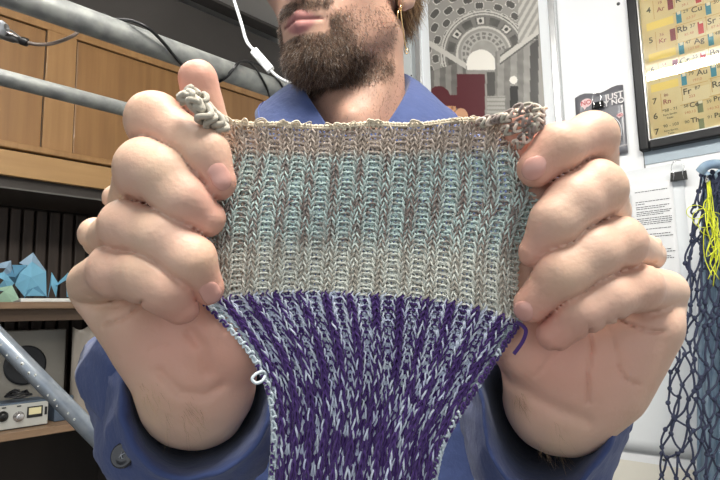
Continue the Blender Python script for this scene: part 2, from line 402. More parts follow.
# rows step down 31 px and 2 px right, columns step 30 px right and 8.6 px up
EL = {(-1, 0): ('18', 'Ar', 'maroon'), }
for r in range(-2, 3):
    for c in range(0, 8):
        ox, oy = c * 29.5 + r * 2.6, -c * 8.9 + r * 31.0
        x0, y0 = 678.5 + ox, 31 + oy
        bar('line', x0 - 3, y0 + 8.8, x0 + 25.5, y0 + 9.3); bar('line', x0 - 2, y0 - 7, x0 - 1.4, y0 + 9)
        bar('cell', x0 - 1.5, y0 - 6.5, x0 + 25.5, y0 + 8.5, po + .0002)
        if r <= 1: bar('red' if c % 2 == 0 else 'maroon', x0 + 19.5, y0 - 10.5, x0 + 24.8, y0 + 3.5); bar('white', x0 + 20.5, y0 - 10, x0 + 24, y0 - 7.5, po + .0006)
        if r < 2:
            bar('line', x0 - 1, y0 + 22, x0 + 26, y0 + 22.5)
            bar('blue', x0 + .2, y0 + 10.5, x0 + 5.4, y0 + 24); bar('white', x0 + 1, y0 + 11, x0 + 4.4, y0 + 14.5, po + .0006)
    ox, oy = r * 2.6, r * 31.0
    if r <= 1:
        bar('maroon', 670 + ox, 27.5 + oy, 675.5 + ox, 41.5 + oy); bar('yellow', 648 + ox * .9, 50 + oy, 676 + ox * .9, 59 + oy)
    bar('line', 655.8 + ox, 30 + oy, 656.3 + ox, 52 + oy)
bar('green', 697.5, 100, 702.8, 113); bar('white', 698.3, 100.5, 702.2, 103.5, po + .0006); bar('green', 699, 118, 704, 129); bar('green', 727, 90, 732, 103)
for k, mb in bars.items():
    if mb.n: o = mb.build('print_' + k, mc[k], ch, smooth=False); o['kind'] = 'stuff'
for (t, x, y, h, m) in (('4', 648.5, 10.5, 7, 'ink'), ('18', 659.5, 2.5, 3.5, 'brown'), ('Ar', 660.5, 9, 5.5, 'brown'), ('29', 685.5, 11, 4, 'ink'), ('Cu', 696.5, 9, 6.5, 'ink'), ('63.57', 691, 17, 3, 'rust'), ('K', 678, 0, 6, 'ink'), ('39.1', 685, 4.5, 3, 'rust'),
    ('5', 650.8, 40.5, 7, 'ink'), ('36', 661.5, 34.5, 3.5, 'brown'), ('Kr', 662.5, 40.5, 5.5, 'brown'), ('Rb', 682, 29, 7, 'ink'), ('37', 692.5, 25.5, 4, 'ink'), ('85.48', 689, 33.5, 3, 'rust'), ('Sr', 711.5, 21, 7, 'ink'), ('38', 722, 16.5, 4, 'ink'), ('87.63', 716, 26, 3, 'rust'),
    ('30', 716, 1.5, 4, 'ink'), ('47', 688, 42, 4, 'ink'), ('Ag', 699, 40.5, 6.5, 'ink'), ('107.88', 693.5, 48, 3, 'rust'), ('48', 717.5, 33, 4, 'ink'),
    ('6', 652.5, 70, 7, 'ink'), ('54', 664, 64.5, 3.5, 'brown'), ('Xe', 665, 70.5, 5.5, 'brown'), ('Cs', 684.5, 60.5, 7, 'ink'), ('55', 695, 56.5, 4, 'ink'), ('Ba', 714.5, 52, 7, 'ink'), ('79', 691, 73.5, 4, 'ink'), ('Au', 702, 72, 6.5, 'ink'), ('197.0', 697, 79.5, 3, 'rust'), ('80', 720, 66, 4, 'ink'),
    ('7', 654.5, 101.5, 7, 'ink'), ('86', 666, 95, 3.5, 'brown'), ('Rn', 667, 101.5, 5.5, 'brown'), ('Fr', 687, 91.5, 7, 'ink'), ('87', 697.5, 87.5, 4, 'ink'), ('223', 692, 96, 3, 'rust'), ('Ra', 717, 84, 7, 'ink'),
    ('6', 655.5, 116.5, 7, 'ink'), ('*58 - 71', 670, 109.5, 3.4, 'ink'), ('Rare Earths', 670, 114, 2.2, 'ink'), ('Table', 670, 117.5, 2.2, 'ink'), ('58', 686, 106, 3.5, 'ink'), ('Ce', 694, 104.5, 5.5, 'ink'), ('140.13', 690, 112, 3, 'rust'), ('59', 709, 101.5, 3.5, 'ink'), ('Pr', 717, 98.5, 5.5, 'ink'), ('140.92', 713, 108, 3, 'rust'),
    ('7', 656.7, 132, 7, 'ink'), ('90 - 103', 671, 125, 3.4, 'ink'), ('Rare Earths', 671, 130, 2.2, 'ink'), ('Table', 671, 133, 2.2, 'ink'), ('90', 687, 122, 3.5, 'ink'), ('Th', 695, 120, 5.5, 'ink'), ('91', 710, 117, 3.5, 'ink'), ('Pa', 718, 115, 5.5, 'ink')):
    textR(t, x, y, h, po + .0004, mc[m], ch, 'lettering', bold=.0003 if h > 5 else 0)
m_glass = mat('picture_glass', (1, 1, 1), .0, spec=.5)
m_glass.node_tree.nodes['Principled BSDF'].inputs['Transmission Weight'].default_value = 1
m_glass.node_tree.nodes['Principled BSDF'].inputs['IOR'].default_value = 1.45
b = MB(); slabR(b, fi - .002, frr - wd + .002, fb + wb - .002, ftt - wb + .002, .0115, .0125); b.build('glass_pane', m_glass, ch, smooth=False)
# tube lamp on the ceiling whose mirror image shows as the white streak in the chart glass
def mirror_hit(x, y, z):
    P = onR(x, y, .0125); d = ray(x, y); d = d - 2 * (d @ nR) * nR; t = (z - P[2]) / d[2]; return P + d * t
zt = 2.62; a_, b_ = mirror_hit(646, 77.5, zt), mirror_hit(720, 57.5, zt); dr = (b_ - a_) / np.linalg.norm(b_ - a_); mid = (a_ + b_) / 2
tl = empty('tube_lamp', 'long fluorescent tube lamp on the ceiling, mirrored as a white streak in the chart glass', 'lamp')
L = max(.75, np.linalg.norm(b_ - a_) / 2 + .3)
V, F = tube_arr([mid - dr * L, mid, mid + dr * L], .026, 12); b = MB(); b.add(V, F); b.build('tube', mat('tube_glow', (1, 1, 1), .5, emit=((1, .98, .94), 52))  , tl)
side = np.cross(dr, Z)
V, F = box_arr(mid + Z * .065, [dr, side, Z], (L + .03, .05, .015)); b = MB(); b.add(V, F); b.build('housing', mat('lamp_housing', (.8, .8, .8), .4), tl, smooth=False)

# ------------------------------------------------------------------ papers under a binder clip
m_clip = mat('clip_black', (.006, .006, .006), .45, spec=.25); m_wire = mat('clip_wire', (.7, .7, .7), .2, 1)
def binder_clip(px, py, wpx, off, label, tilt=0):
    t = empty('binder_clip', label, 'binder clip', 'black binder clips on the wall')
    P = onR(px, py, off); k = .0026; w_, h_ = wpx * k / 2, wpx * k * .32
    c0 = P; b = MB()
    # folded triangular spring body
    prof = [(-h_, .0005), (-h_, .009), (h_ * .9, .0035), (h_ * .9, .0005)]
    V = []; 
    for s_ in (-1, 1):
        for (z_, o_) in prof: V.append(P + uR * s_ * w_ * (1 if z_ < 0 else .92) + Z * z_ - nR * o_)
    F = [(0, 1, 5, 4), (1, 2, 6, 5), (2, 3, 7, 6), (3, 0, 4, 7), (0, 3, 2, 1), (4, 5, 6, 7)]
    b.add(V, F); bevel(b.build('clip_body', m_clip, t, smooth=False), .0008)
    for o_ in (.004, .008):
        pts = [P + uR * x * w_ + Z * z_ * h_ - nR * (o_ + .001) for x, z_ in ((-.62, -.9), (-.5, .5), (-.75, 1.6), (-.55, 2.7), (-.2, 3.1), (.2, 3.1), (.55, 2.7), (.75, 1.6), (.5, .5), (.62, -.9))]
        V, F = tube_arr(cr(pts, 4), .0007, 6); b = MB(); b.add(V, F); b.build('clip_handle', m_wire, t)
    return t
m_paper = mat('white_paper', (.86, .87, .88), .6, bump=(20, .1, .001)); m_sleeve = mat('paper_back', (.80, .83, .85), .4)
pp = empty('pinned_papers', 'sheaf of white typed pages hanging from the binder clip on the right wall', 'papers')
s0, s1, z0, z1 = pxR(585, 172, 697, 470); zt_ = onR(678, 167)[2]
b = MB(); nu, nv = 10, 24; V = []
for j in range(nv):
    for i in range(nu):
        a, c = i / (nu - 1), j / (nv - 1); V.append(Rp(s0 + (s1 - s0) * a, zt_ + .012 - (zt_ + .012 - onR(640, 452)[2]) * c, .004 + .003 * c * (1 - a) + .001 * math.sin(3 * a + 2 * c)))
b.add(V, grid_faces(nu, nv)); o = b.build('back_sheet', m_sleeve, pp); so = o.modifiers.new('s', 'SOLIDIFY'); so.thickness = .0006
s0, s1 = sR(onR(631, 230, .012)), sR(onR(676.5, 230, .012)); zp1 = onR(654, 182, .012)[2]; zp0 = onR(654, 330, .012)[2]
b = MB(); V = []
for j in range(nv):
    for i in range(nu):
        a, c = i / (nu - 1), j / (nv - 1); V.append(Rp(s0 + (s1 - s0) * a, zp1 - (zp1 - zp0) * c, .0095 + .001 * math.sin(2.5 * a + 2 * c)))
b.add(V, grid_faces(nu, nv)); o = b.build('typed_page', m_paper, pp); so = o.modifiers.new('s', 'SOLIDIFY'); so.thickness = .0004
m_ink = mat('typed_ink', (.05, .05, .06), .8); b = MB(); r_ = random.Random(3)
lines = [190, None, None, 200.5, 202.5, None, 206.8, 208.3, None, 211.5, 213.2, None, 218, 220, 222, 224, 226, None, 229.5, 231, None, 237, None, 241, 243, None, 249, 251, None, 256, 258]
for y in [190, 200.3, 202.6, 205.6, 207.6, 210.6, 212.4, 214.2, 217.6, 219.6, 221.6, 223.4, 225.4, 228.6, 234, 236.6, 243, 250, 252.4, 257, 259]:
    full = {202.6: .25, 225.4: .12, 214.2: .75, 207.6: .8, 243: .5}.get(y, r_.uniform(.85, 1.0))
    x = 636.0; xe = 636 + 36 * full
    if y == 190: xe = 669
    zc = onR(654, y - .5, .022)[2]
    while x < xe:
        wl = r_.uniform(1.2, 4.2); sa, sb = sR(onR(x, 220, .022)), sR(onR(min(x + wl, xe), 220, .022))
        slabR(b, sa, sb, zc - .0009, zc + .0009, .0112, .0116); x += wl + .6
o = b.build('typed_lines', m_ink, pp, smooth=False); o['kind'] = 'stuff'
binder_clip(679, 176, 17, .02, 'black binder clip with raised wire handles holding the typed pages')

# ------------------------------------------------------------------ blister pack
bp = empty('blister_pack', 'dark grey printed blister pack hanging left of the chart, partly behind a fingertip', 'package')
s0, s1, z0, z1 = pxR(577, 91, 626, 158, .006); m_card = mat('dark_card', srgb(108, 108, 114), .35, coat=.3)
b = MB(); V = []
for j in range(12):
    for i in range(10):
        a, c = i / 9, j / 11; V.append(Rp(s0 + (s1 - s0) * a, z1 - (z1 - z0) * c + (.006 * math.sin(a * 9) if j == 0 else 0), .006 + .003 * math.sin(a * 5 + c * 3)))
b.add(V, grid_faces(10, 12)); o = b.build('card', m_card, bp); so = o.modifiers.new('s', 'SOLIDIFY'); so.thickness = .0012
m_wht = mat('print_white', (.75, .72, .72), .5); m_pink = mat('print_pink', srgb(235, 205, 205), .5); m_rd = mat('print_red', srgb(190, 90, 90), .5)
textR('JUST', 614, 96, 7, .011, m_wht, bp, 'lettering', bold=.0006, k=.0028); textR('SAY NO', 609.5, 103.3, 6.4, .011, m_wht, bp, 'lettering', bold=.0006, k=.0028)
def bubble(px, py, rx, ry, txt, h):
    P = onR(px, py, .011); k = .0028; b = MB(); V = [P - nR * .0002]; n = 20
    for i in range(n): t = i / n * 2 * math.pi; V.append(P + uR * math.cos(t) * rx * k + Z * math.sin(t) * ry * k)
    V += [P + uR * (-.3 * rx * k) - Z * ry * k * 1.5]
    F = [(0, 1 + i, 1 + (i + 1) % n) for i in range(n)] + [(1 + 13, 1 + 15, n + 1)]; b.add(V, F)
    b.build('speech_bubble', m_pink, bp, smooth=False); textR(txt, px, py, h, .0115, m_rd, bp, 'lettering', bold=.0004, k=.0028)
bubble(586, 103, 6.6, 5.2, 'NO', 5.5); bubble(620, 115, 3.6, 2.6, 'NO', 2.6)
textR('THE ORIGINAL', 620, 146, 2.0, .011, m_wht, bp, 'lettering', k=.0028); textR('SINCE 1985', 620, 150, 1.8, .011, m_wht, bp, 'lettering', k=.0028) if False else None
# black coiled ring and its clear dome
P = onR(607, 133, .02); th = np.linspace(0, 2 * np.pi, 40, endpoint=False)
for rr, rad, mm, nm in ((.030, .0095, mat('black_ring', (.012, .012, .015), .3), 'ring'), (.043, .0012, mat('clear_rim', (.7, .72, .75), .1, coat=1), 'dome_rim')):
    pts = np.array([P + uR * math.cos(t) * rr * 1.0 + Z * math.sin(t) * rr * 1.25 for t in th]); V, F = tube_arr(pts, rad, 8, True); b = MB(); b.add(V, F); b.build(nm, mm, bp)
binder_clip(598, 105, 14, .012, 'black binder clip holding up the dark blister pack')

# ------------------------------------------------------------------ knotted net bag with blue cloth and yellow net
m_rope = mat('navy_rope', srgb(48, 54, 78), .8, bump=(900, .5, .001)); m_ycord = mat('yellow_cord', srgb(225, 232, 60), .6)
m_den = mat('faded_blue_cloth', srgb(158, 180, 196), .85, noise=(25, srgb(110, 134, 160), .8), bump=(300, .3, .001))
net = empty('net_bag', 'dark navy knotted rope net hanging in a long bundle at the right edge', 'net bag')
def netP(a, c):       # a across 0..1, c down 0..1, depth wraps
    xl = 702 - 42 * min(c * 1.15, 1) ** .8; xr = 735 + 12 * c; x = xl + (xr - xl) * a; y = 172 + 330 * c
    D = 1.36 - .05 * math.sin(a * math.pi) * min(1, .4 + c)
    return at(x, y, D)
rr = random.Random(5); nc, nr = 8, 23
K = {}
for layer in range(1):
    for j in range(nr + 1):
        for i in range(nc + 1):
            a = (i + (.5 if j % 2 else 0)) / (nc) * 1.0; a = min(max(a + rr.uniform(-.06, .06), 0), 1); c = min(1, max(0, (j + rr.uniform(-.42, .42)) / nr))
            p = netP(a, c); K[(layer, i, j)] = p + Fv * (.05 * layer) + Rv * layer * .006
kn = MB(); cd_ = MB()
for (l, i, j), p in K.items():
    if j < nr:
        for di in ((0, 1) if j % 2 else (-1, 0)):
            q = K.get((l, i + di, j + 1))
            if q is None: continue
            m_ = (p + q) / 2 + Rv * rr.uniform(-.006, .006) + Fv * rr.uniform(-.006, .006) - Uv * .004
            V, F = tube_arr(cr([p, m_, q], 3), .0024, 6, cap=False); cd_.add(V, F)
    V, F = lathe([(.002, -.006), (.0052, -.003), (.0055, .002), (.002, .006)], p, Rv * rr.uniform(-1, 1) + Uv, 7); kn.add(V, F)
o = cd_.build('rope_mesh', m_rope, net); o['kind'] = 'stuff'; o = kn.build('knots', m_rope, net); o['kind'] = 'stuff'
# cloth hanging inside
dn = MB(); V = []; nu, nv = 40, 40
for j in range(nv):
    for i in range(nu):
        a, c = i / (nu - 1), j / (nv - 1); x = 700 + 2 * (1 - c) - 4 * c + (42 + 8 * c) * a; y = 168 + 330 * c + 4 * math.sin(a * 7) * (1 - c)
        V.append(at(x, y, 1.375 + .010 * math.sin(a * 19 + 2 * c) + .006 * math.sin(a * 40 + 5 * c)))
dn.add(V, grid_faces(nu, nv)); o = dn.build('cloth', m_den); so = o.modifiers.new('s', 'SOLIDIFY'); so.thickness = .002
tag(o, 'faded blue cloth hanging in folds inside the navy net', 'cloth')
V, F = tube_arr(cr([at(700, 172, 1.33), at(706, 166, 1.32), at(715, 164, 1.32), at(727, 166, 1.33), at(740, 170, 1.35)], 6), .011, 10); b = MB(); b.add(V, F); b.build('gathered_top', m_den, o)
yn = MB(); yr = random.Random(9)
for k in range(11):
    x = 706 + yr.uniform(-1, 5); pts = [at(706 + yr.uniform(0, 4), 181, 1.305)]
    for j in range(1, 8): pts.append(at(x + yr.uniform(-2.5, 2.5) + j * yr.uniform(-.2, 2.4), 181 + j * yr.uniform(9, 16), 1.30 + yr.uniform(-.01, .01)))
    V, F = tube_arr(cr(pts, 4), .0011, 5); yn.add(V, F)
for k in range(3):
    c0 = at(696 + k * 8, 212 + 6 * k, 1.31); pts = [c0 + Rv * math.cos(t) * (.022 + .005 * k) + Uv * math.sin(t) * (.016 + .006 * k) for t in np.linspace(0, 5.6, 14)]
    V, F = tube_arr(cr(pts, 3), .0009, 5); yn.add(V, F)
tag(yn.build('yellow_net', m_ycord), 'bright yellow tangled cord hanging in front of the blue cloth', 'cord')
hk = MB(); V, F = tube_arr(cr([onR(707, 176, 0), at(707, 176, 1.34), at(707, 182, 1.30), at(707, 178, 1.285)], 5), .003, 8); hk.add(V, F)
tag(hk.build('wall_hook', m_wire), 'small steel hook carrying the net and yellow cord', 'hook')
# ------------------------------------------------------------------ oak cabinets and dark shelving along the left wall
m_oak = mat('golden_oak', srgb(156, 118, 74), .45, noise=(9, srgb(130, 94, 56), .55, (6, 6, .35)), bump=(60, .08, .001), coat=.15)
m_oak2 = mat('golden_oak_panel', srgb(144, 106, 64), .45, noise=(7, srgb(118, 84, 48), .6, (5, 5, .3)), coat=.15)
m_oakh = mat('oak_apron', srgb(170, 134, 88), .45, noise=(7, srgb(150, 114, 72), .5, (.4, .4, 6)), coat=.15)
m_brn = mat('dark_brown_board', (.030, .024, .020), .6, noise=(8, (.045, .036, .03), .7))
m_slat = mat('dark_slat', (.060, .042, .032), .6, noise=(12, (.035, .025, .02), .8, (3, 3, .4)))
m_shelf = mat('shelf_wood', srgb(150, 122, 96), .5, noise=(14, srgb(120, 96, 74), .6, (.5, .5, 5)))
cab = empty('oak_cabinet', 'golden oak cabinet with recessed door panels running behind the steel pipes', 'cabinet')
sA = sL(onL(-60, 90)); sB = sc_L - .03
z_pt = onL(25, 22)[2]; z_pb = onL(25, 145)[2]; z_m0 = onL(25, 151.5)[2]; z_a0 = onL(25, 178)[2]; z_top = z_pt + .075
st = [(sL(onL(-75, 90)), sL(onL(-45, 90))), (sL(onL(45, 90)), sL(onL(75, 90)))]
st.append((st[1][0] + (st[1][0] - st[0][0]) * 3, st[1][1] + (st[1][0] - st[0][0]) * 3))
s_end = sc_L - .03
b = MB(); slabL(b, sA, s_end, z_a0 + .01, z_top, -.36, -.014); b.build('carcass', m_brn, cab, smooth=False)
b = MB(); slabL(b, sA, s_end, z_pt, z_top, -.014, .0); bevel(b.build('top_rail', m_oak, cab, smooth=False), .002)
b = MB(); slabL(b, sA, s_end, z_m0, z_pb, -.014, .016); bevel(b.build('moulding', m_oak, cab, smooth=False), .004, 3)
b = MB(); slabL(b, sA, s_end, z_a0, z_m0 - .006, -.014, .006); bevel(b.build('apron', m_oakh, cab, smooth=False), .002)
edges = [sA] + [e for s in st for e in s] + [s_end]
for (a, c) in st:
    if a < s_end: b = MB(); slabL(b, a, min(c, s_end), z_pb, z_pt, -.014, .0); bevel(b.build('stile', m_oak, cab, smooth=False), .0015)
for (a, c) in ((st[0][1], st[1][0]), (st[1][1], min(st[2][0], s_end)), (s_end - .03, s_end)):
    b = MB(); slabL(b, a + .004, c - .004, z_pb, z_pt - .004, -.014, -.006); bevel(b.build('door_panel', m_oak2, cab, smooth=False), .003)
dk = mat('upper_cupboard_paint', (.062, .055, .050), .7, noise=(3, (.045, .04, .036), .8))
b = MB(); slabL(b, sA, s_end, z_top + .004, 2.66, -.36, -.05)
uc = tag(b.build('upper_cupboard', dk, smooth=False), 'dark brown cupboard above the oak cabinet, behind the thick pipe', 'cupboard')
b = MB(); slabL(b, sA, s_end, z_top + .30, z_top + .33, -.05, .02); b.build('lip', dk, uc, smooth=False)
# shelving below
sh = empty('shelving_unit', 'dark shelving unit with two wooden shelves beneath the oak cabinet', 'shelves')
z_s1 = onL(40, 302)[2]; z_s2 = onL(40, 428.5)[2]
s_e = sL(onL(150, 300))
b = MB(); slabL(b, sA, s_end, z_a0 - .035, z_a0 + .008, -.36, -.02); b.build('underside_board', m_brn, sh, smooth=False)
b = MB(); slabL(b, sA, s_end, z_a0 - .039, z_a0 - .034, -.03, -.018); b.build('edge_strip', mat('edge_strip', (.10, .095, .085), .5), sh, smooth=False)
b = MB(); slabL(b, sA, s_e, z_s1 - .022, z_s1, -.40, 0); bevel(b.build('shelf_board', m_shelf, sh, smooth=False), .002)
b = MB(); slabL(b, sA, s_e, z_s1 - .062, z_s1 - .022, -.06, -.035); b.build('shelf_batten', mat('batten', srgb(95, 76, 60), .6), sh, smooth=False)
b = MB(); slabL(b, sA, s_e, z_s2 - .024, z_s2, -.40, .0); bevel(b.build('shelf_board', m_shelf, sh, smooth=False), .002)
b = MB(); slabL(b, s_e, s_e + .03, .0, z_a0 - .036, -.40, -.01); b.build('side_panel', m_brn, sh, smooth=False)
b = MB(); slabL(b, sA, sL(onL(-40, 300)), .0, z_a0 - .036, -.40, -.36); b.build('side_panel', m_brn, sh, smooth=False)
pl_off = -LW + .03
for k in range(12):
    x0 = -70 + 13.2 * k; b = MB(); a0 = sL(onL(x0, 250, pl_off)); a1 = sL(onL(x0 + 10.4, 250, pl_off))
    slabL(b, a0, a1, z_s2, z_a0 - .036, -LW, pl_off); bevel(b.build('slat', m_slat, sh, smooth=False), .004)
# ---- things on the shelves
m_blue = mat('sky_blue_paper', srgb(120, 178, 205), .7, bump=(30, .2, .001)); m_blue2 = mat('pale_blue_paper', srgb(150, 178, 200), .7); m_blue3 = mat('mid_blue_paper', srgb(88, 140, 170), .7)
m_green = mat('pale_green_paper', srgb(165, 200, 175), .7)
def paper(pts, m, label, grp=None, th=.0012):
    """folded sheet: px, py, offset from the cabinet plane; fan of facets round the first point"""
    b = MB(); V = [onL(x, y, o) for x, y, o in pts]; b.add(V, [(0, i, i + 1) for i in range(1, len(V) - 1)])
    o = b.build('folded_paper', m, smooth=False); so = o.modifiers.new('s', 'SOLIDIFY'); so.thickness = th; so.offset = 0
    return tag(o, label, 'folded paper', 'folded papers heaped on the upper shelf')
paper([(31, 268, -.13), (19, 263, -.16), (33, 252.5, -.15), (46, 271, -.16), (46, 290, -.15), (20, 290, -.16)], m_blue2, 'pale blue folded sheet standing tallest at the back of the paper heap')
paper([(31, 277, -.05), (15, 285, -.10), (20, 273, -.09), (32, 261.5, -.10), (46, 272, -.09), (46.5, 296, -.08), (24, 296, -.08), (15, 285, -.10)], m_blue, 'large sky blue folded sheet standing in the middle of the heap')
paper([(33, 288, -.02), (24, 298, -.04), (28, 290, -.04), (38, 286, -.03), (47, 297, -.04)], m_blue3, 'small mid blue fold lying against the foot of the large blue sheet')
paper([(51, 285, -.07), (48, 297, -.09), (51.5, 272, -.10), (58, 283, -.09), (56, 297, -.08)], m_blue, 'narrow sky blue spike of paper right of the large folded sheet')
paper([(66, 280, -.05), (53, 288, -.09), (68, 272.5, -.09), (74, 281, -.09), (74, 297, -.08), (67, 297, -.05)], m_blue, 'rightmost sky blue folded sheet, beside the knuckles')
paper([(6, 268, -.10), (-4, 268, -.13), (1, 263, -.13), (11, 260.5, -.13), (12, 274, -.12), (0, 276, -.12)], m_blue2, 'grey blue folded sheet at the left frame edge on top of the heap')
paper([(15, 277, -.09), (12, 265, -.13), (27, 265, -.13), (18, 286, -.12), (4, 276, -.12), (12, 268, -.13)], m_blue3, 'mid blue fold wedged between the grey blue and large sky blue sheets')
paper([(4, 280, -.05), (-6, 275, -.09), (4, 272, -.08), (14, 283, -.08), (9, 291, -.07), (-6, 291, -.08)], m_blue, 'sky blue fold at the left frame edge above the green sheet')
paper([(4, 291, .0), (-8, 289, -.03), (12, 285.5, -.03), (19, 299, -.02), (12, 302, -.01), (-8, 302, -.02)], m_green, 'pale green crumpled sheet at the front left of the paper heap')
b = MB(); s0, s1 = sL(onL(22, 299)), sL(onL(78, 299)); slabL(b, s0, s1, z_s1 + .0005, z_s1 + .013, -.22, -.012)
tag(bevel(b.build('white_book', mat('white_cover', (.80, .80, .76), .5), smooth=False), .002), 'flat white book under the blue papers on the upper shelf', 'book')
# loudspeaker-like white box with a round black front
sp = empty('speaker_box', 'off-white box with a large round black opening on the lower shelf', 'speaker')
of = -.16; s0, s1 = sL(onL(-6, 380, of)), sL(onL(64.5, 380, of)); zt1 = onL(35, 330, of)[2]
b = MB(); slabL(b, s0, s1, z_s2, zt1, -.36, of); bevel(b.build('case', mat('offwhite_case', srgb(128, 124, 116), .5), sp, smooth=False), .004)
P = onL(25, 365, of + .001); R_ = .066
V, F = lathe([(R_ * 1.02, 0), (R_ * 1.02, .006), (R_ * .9, .007), (R_ * .55, -.004 + .006), (R_ * .25, .002), (.004, .008)], P, nL, 32); b = MB(); b.add(V, F); b.build('cone', mat('cone_black', (.008, .009, .012), .6), sp)
# receiver
rc = empty('radio_receiver', 'small silver-faced receiver with two knobs and a dial window, lower shelf', 'receiver')
of = -.05; s0, s1 = sL(onL(-40, 415, of)), sL(onL(48.5, 415, of)); zt1 = onL(25, 403.5, of)[2]; zb1 = onL(25, 426, of)[2]
m_case = mat('blue_grey_case', srgb(78, 92, 108), .5)
b = MB(); slabL(b, s0, s1, z_s2 + .001, max(zt1 + .006, z_s2 + .06), -.15, of - .006); bevel(b.build('case', m_case, rc, smooth=False), .003)
b = MB(); slabL(b, s0, s1 - .002, z_s2 + .004, zt1, of - .006, of); bevel(b.build('face_plate', mat('silver_face', srgb(196, 196, 190), .35, .3), rc, smooth=False), .0015)
m_kb = mat('knob_black', (.01, .01, .01), .3); m_ks = mat('knob_silver', (.62, .60, .60), .25, .8)
for x, mm in ((2.5, m_kb), (18.5, m_ks)):
    V, F = lathe([(.0165, 0), (.0165, .004), (.0125, .006), (.012, .016), (.010, .018), (.001, .018)], onL(x, 416.5, of), nL, 24); b = MB(); b.add(V, F); b.build('knob', mm, rc)
s0m, s1m = sL(onL(27, 410, of)), sL(onL(42.5, 410, of)); zc0, zc1 = onL(35, 417, of)[2], onL(35, 406, of)[2]
b = MB(); slabL(b, s0m, s1m, zc0, zc1, of, of + .003); bevel(b.build('dial_bezel', m_kb, rc, smooth=False), .001)
b = MB(); slabL(b, s0m + .005, s1m - .005, zc0 + .010, zc1 - .004, of + .003, of + .0036); b.build('dial_window', mat('dial_cream', srgb(225, 215, 170), .3), rc, smooth=False)
b = MB(); slabL(b, sL(onL(44.5, 412, of)), sL(onL(46.8, 412, of)), zc0 + .004, zc1 - .006, of, of + .003); b.build('switch', m_kb, rc, smooth=False)
for x in (4, 19): b = MB(); slabL(b, sL(onL(x - 2, 407, of)), sL(onL(x + 2, 407, of)), zt1 - .008, zt1 - .004, of, of + .002); b.build('label_window', m_kb, rc, smooth=False)
# coil of black cable on the receiver
pts = []; base = onL(18, 398, -.09)
for k in range(40):
    t = k * .62; r1 = .040 - .0005 * k; pts.append(base + uL * math.cos(t) * r1 + nL * math.sin(t) * .03 + Z * (.006 + .004 * math.sin(k * 1.7) + .0004 * k))
b = MB(); V, F = tube_arr(cr(pts, 3), .0035, 6); b.add(V, F)
tag(b.build('cable_coil', mat('cable_black', (.012, .012, .014), .4)), 'coil of black cable lying on top of the silver receiver', 'cable')
b = MB(); s0, s1 = sL(onL(52, 412, -.1)), sL(onL(71, 412, -.1)); slabL(b, s0, s1, z_s2 + .0005, onL(60, 396, -.1)[2], -.15, -.08)
tag(bevel(b.build('grey_case', m_case, smooth=False), .004), 'blue-grey flat case behind the sloping steel brace, lower shelf', 'case')
# translucent bag
b = MB(); V = []; nu, nv = 14, 14
for j in range(nv):
    for i in range(nu):
        a, c = i / (nu - 1), j / (nv - 1); x = 73 - 4 * c + (40 + 8 * c) * a; y = 327 + 90 * c + (3 * math.sin(a * 9) if j == 0 else 0)
        V.append(onL(x, y, -.10 + .05 * math.sin(a * 3.1) + .008 * math.sin(a * 13 + c * 7)))
b.add(V, grid_faces(nu, nv)); o = b.build('plastic_bag', mat('plastic_film', srgb(170, 160, 148), .3, alpha=.85)); so = o.modifiers.new('s', 'SOLIDIFY'); so.thickness = .001
tag(o, 'crumpled translucent beige plastic bag at the end of the lower shelf', 'bag')

# ------------------------------------------------------------------ galvanised steel pipes and cables
m_galv = mat('galvanised_steel', (.36, .37, .35), .5, .3, noise=(30, (.18, .19, .19), .8, (1, 1, 1)), bump=(120, .15, .001))
m_galb = mat('blue_grey_steel', (.30, .35, .42), .35, .7, noise=(40, (.5, .54, .58), .6))
def pipe(name, P, d, l0, l1, r, label, m=m_galv):
    b = MB(); V, F = tube_arr([P - d * l0, P, P + d * l1], r, 24); b.add(V, F); return tag(b.build(name, m), label, 'pipe', 'galvanised steel tubes of the frame')
PA = at(130, 37, 1.13); pipe('steel_pipe', PA, uL, 1.2, .78, .0243, 'thick galvanised steel pipe crossing the top left, wrapped in black cable')
PB = at(60, 92.5, 1.22); pipe('steel_pipe', PB, uL, 1.2, .80, .0168, 'thinner galvanised pipe below the thick one, ending behind the knuckles')
p0, p1 = at(-60, 278, 1.12), at(190, 532, 1.06); d = (p1 - p0) / np.linalg.norm(p1 - p0)
br = pipe('steel_brace', p0, d, .5, float(np.linalg.norm(p1 - p0)), .0168, 'sloping blue-grey steel brace at lower left, behind the cuff', m_galb)
b = MB()
for k in range(14):
    q = p0 + d * (.16 + .018 * k + random.uniform(-.006, .006)) - Fv * .0162 + np.cross(d, Fv) * random.uniform(-.003, .010) * 1; V, F = lathe([(random.uniform(.002, .005), -.0012), (.002, .001)], q, -Fv, 6); b.add(V, F)
o = b.build('paint_flake', mat('paint_flake', (.62, .64, .62), .7), br); o['kind'] = 'stuff'
def cable(pts, r, m, sides=8): b = MB(); V, F = tube_arr(cr(pts, 6), r, sides); b.add(V, F); return b
m_cab = mat('black_cable', (.012, .012, .013), .35)
def off(x, y, side):   # on the thick pipe's surface seen at x,y ; side -1 front, +1 back
    d0 = (at(x, y, 1.0) - CAM); A_ = np.stack([d0, -uL, ], 1); sol, *_ = np.linalg.lstsq(A_, PA - CAM, rcond=None); return float((d0 * sol[0]) @ Fv) + side * .027
def pc(l): return [at(x, y, off(x, y, s)) for x, y, s in l]
w1 = cable(pc([(104, 14, 1.2), (112, 19, .9), (122, 20, .2), (134, 21.5, -.6), (148, 28, -1.1), (162, 41, -1.15), (176, 58, -1.05), (188, 72, -.5), (196, 80, .7)]), .0034, m_cab)
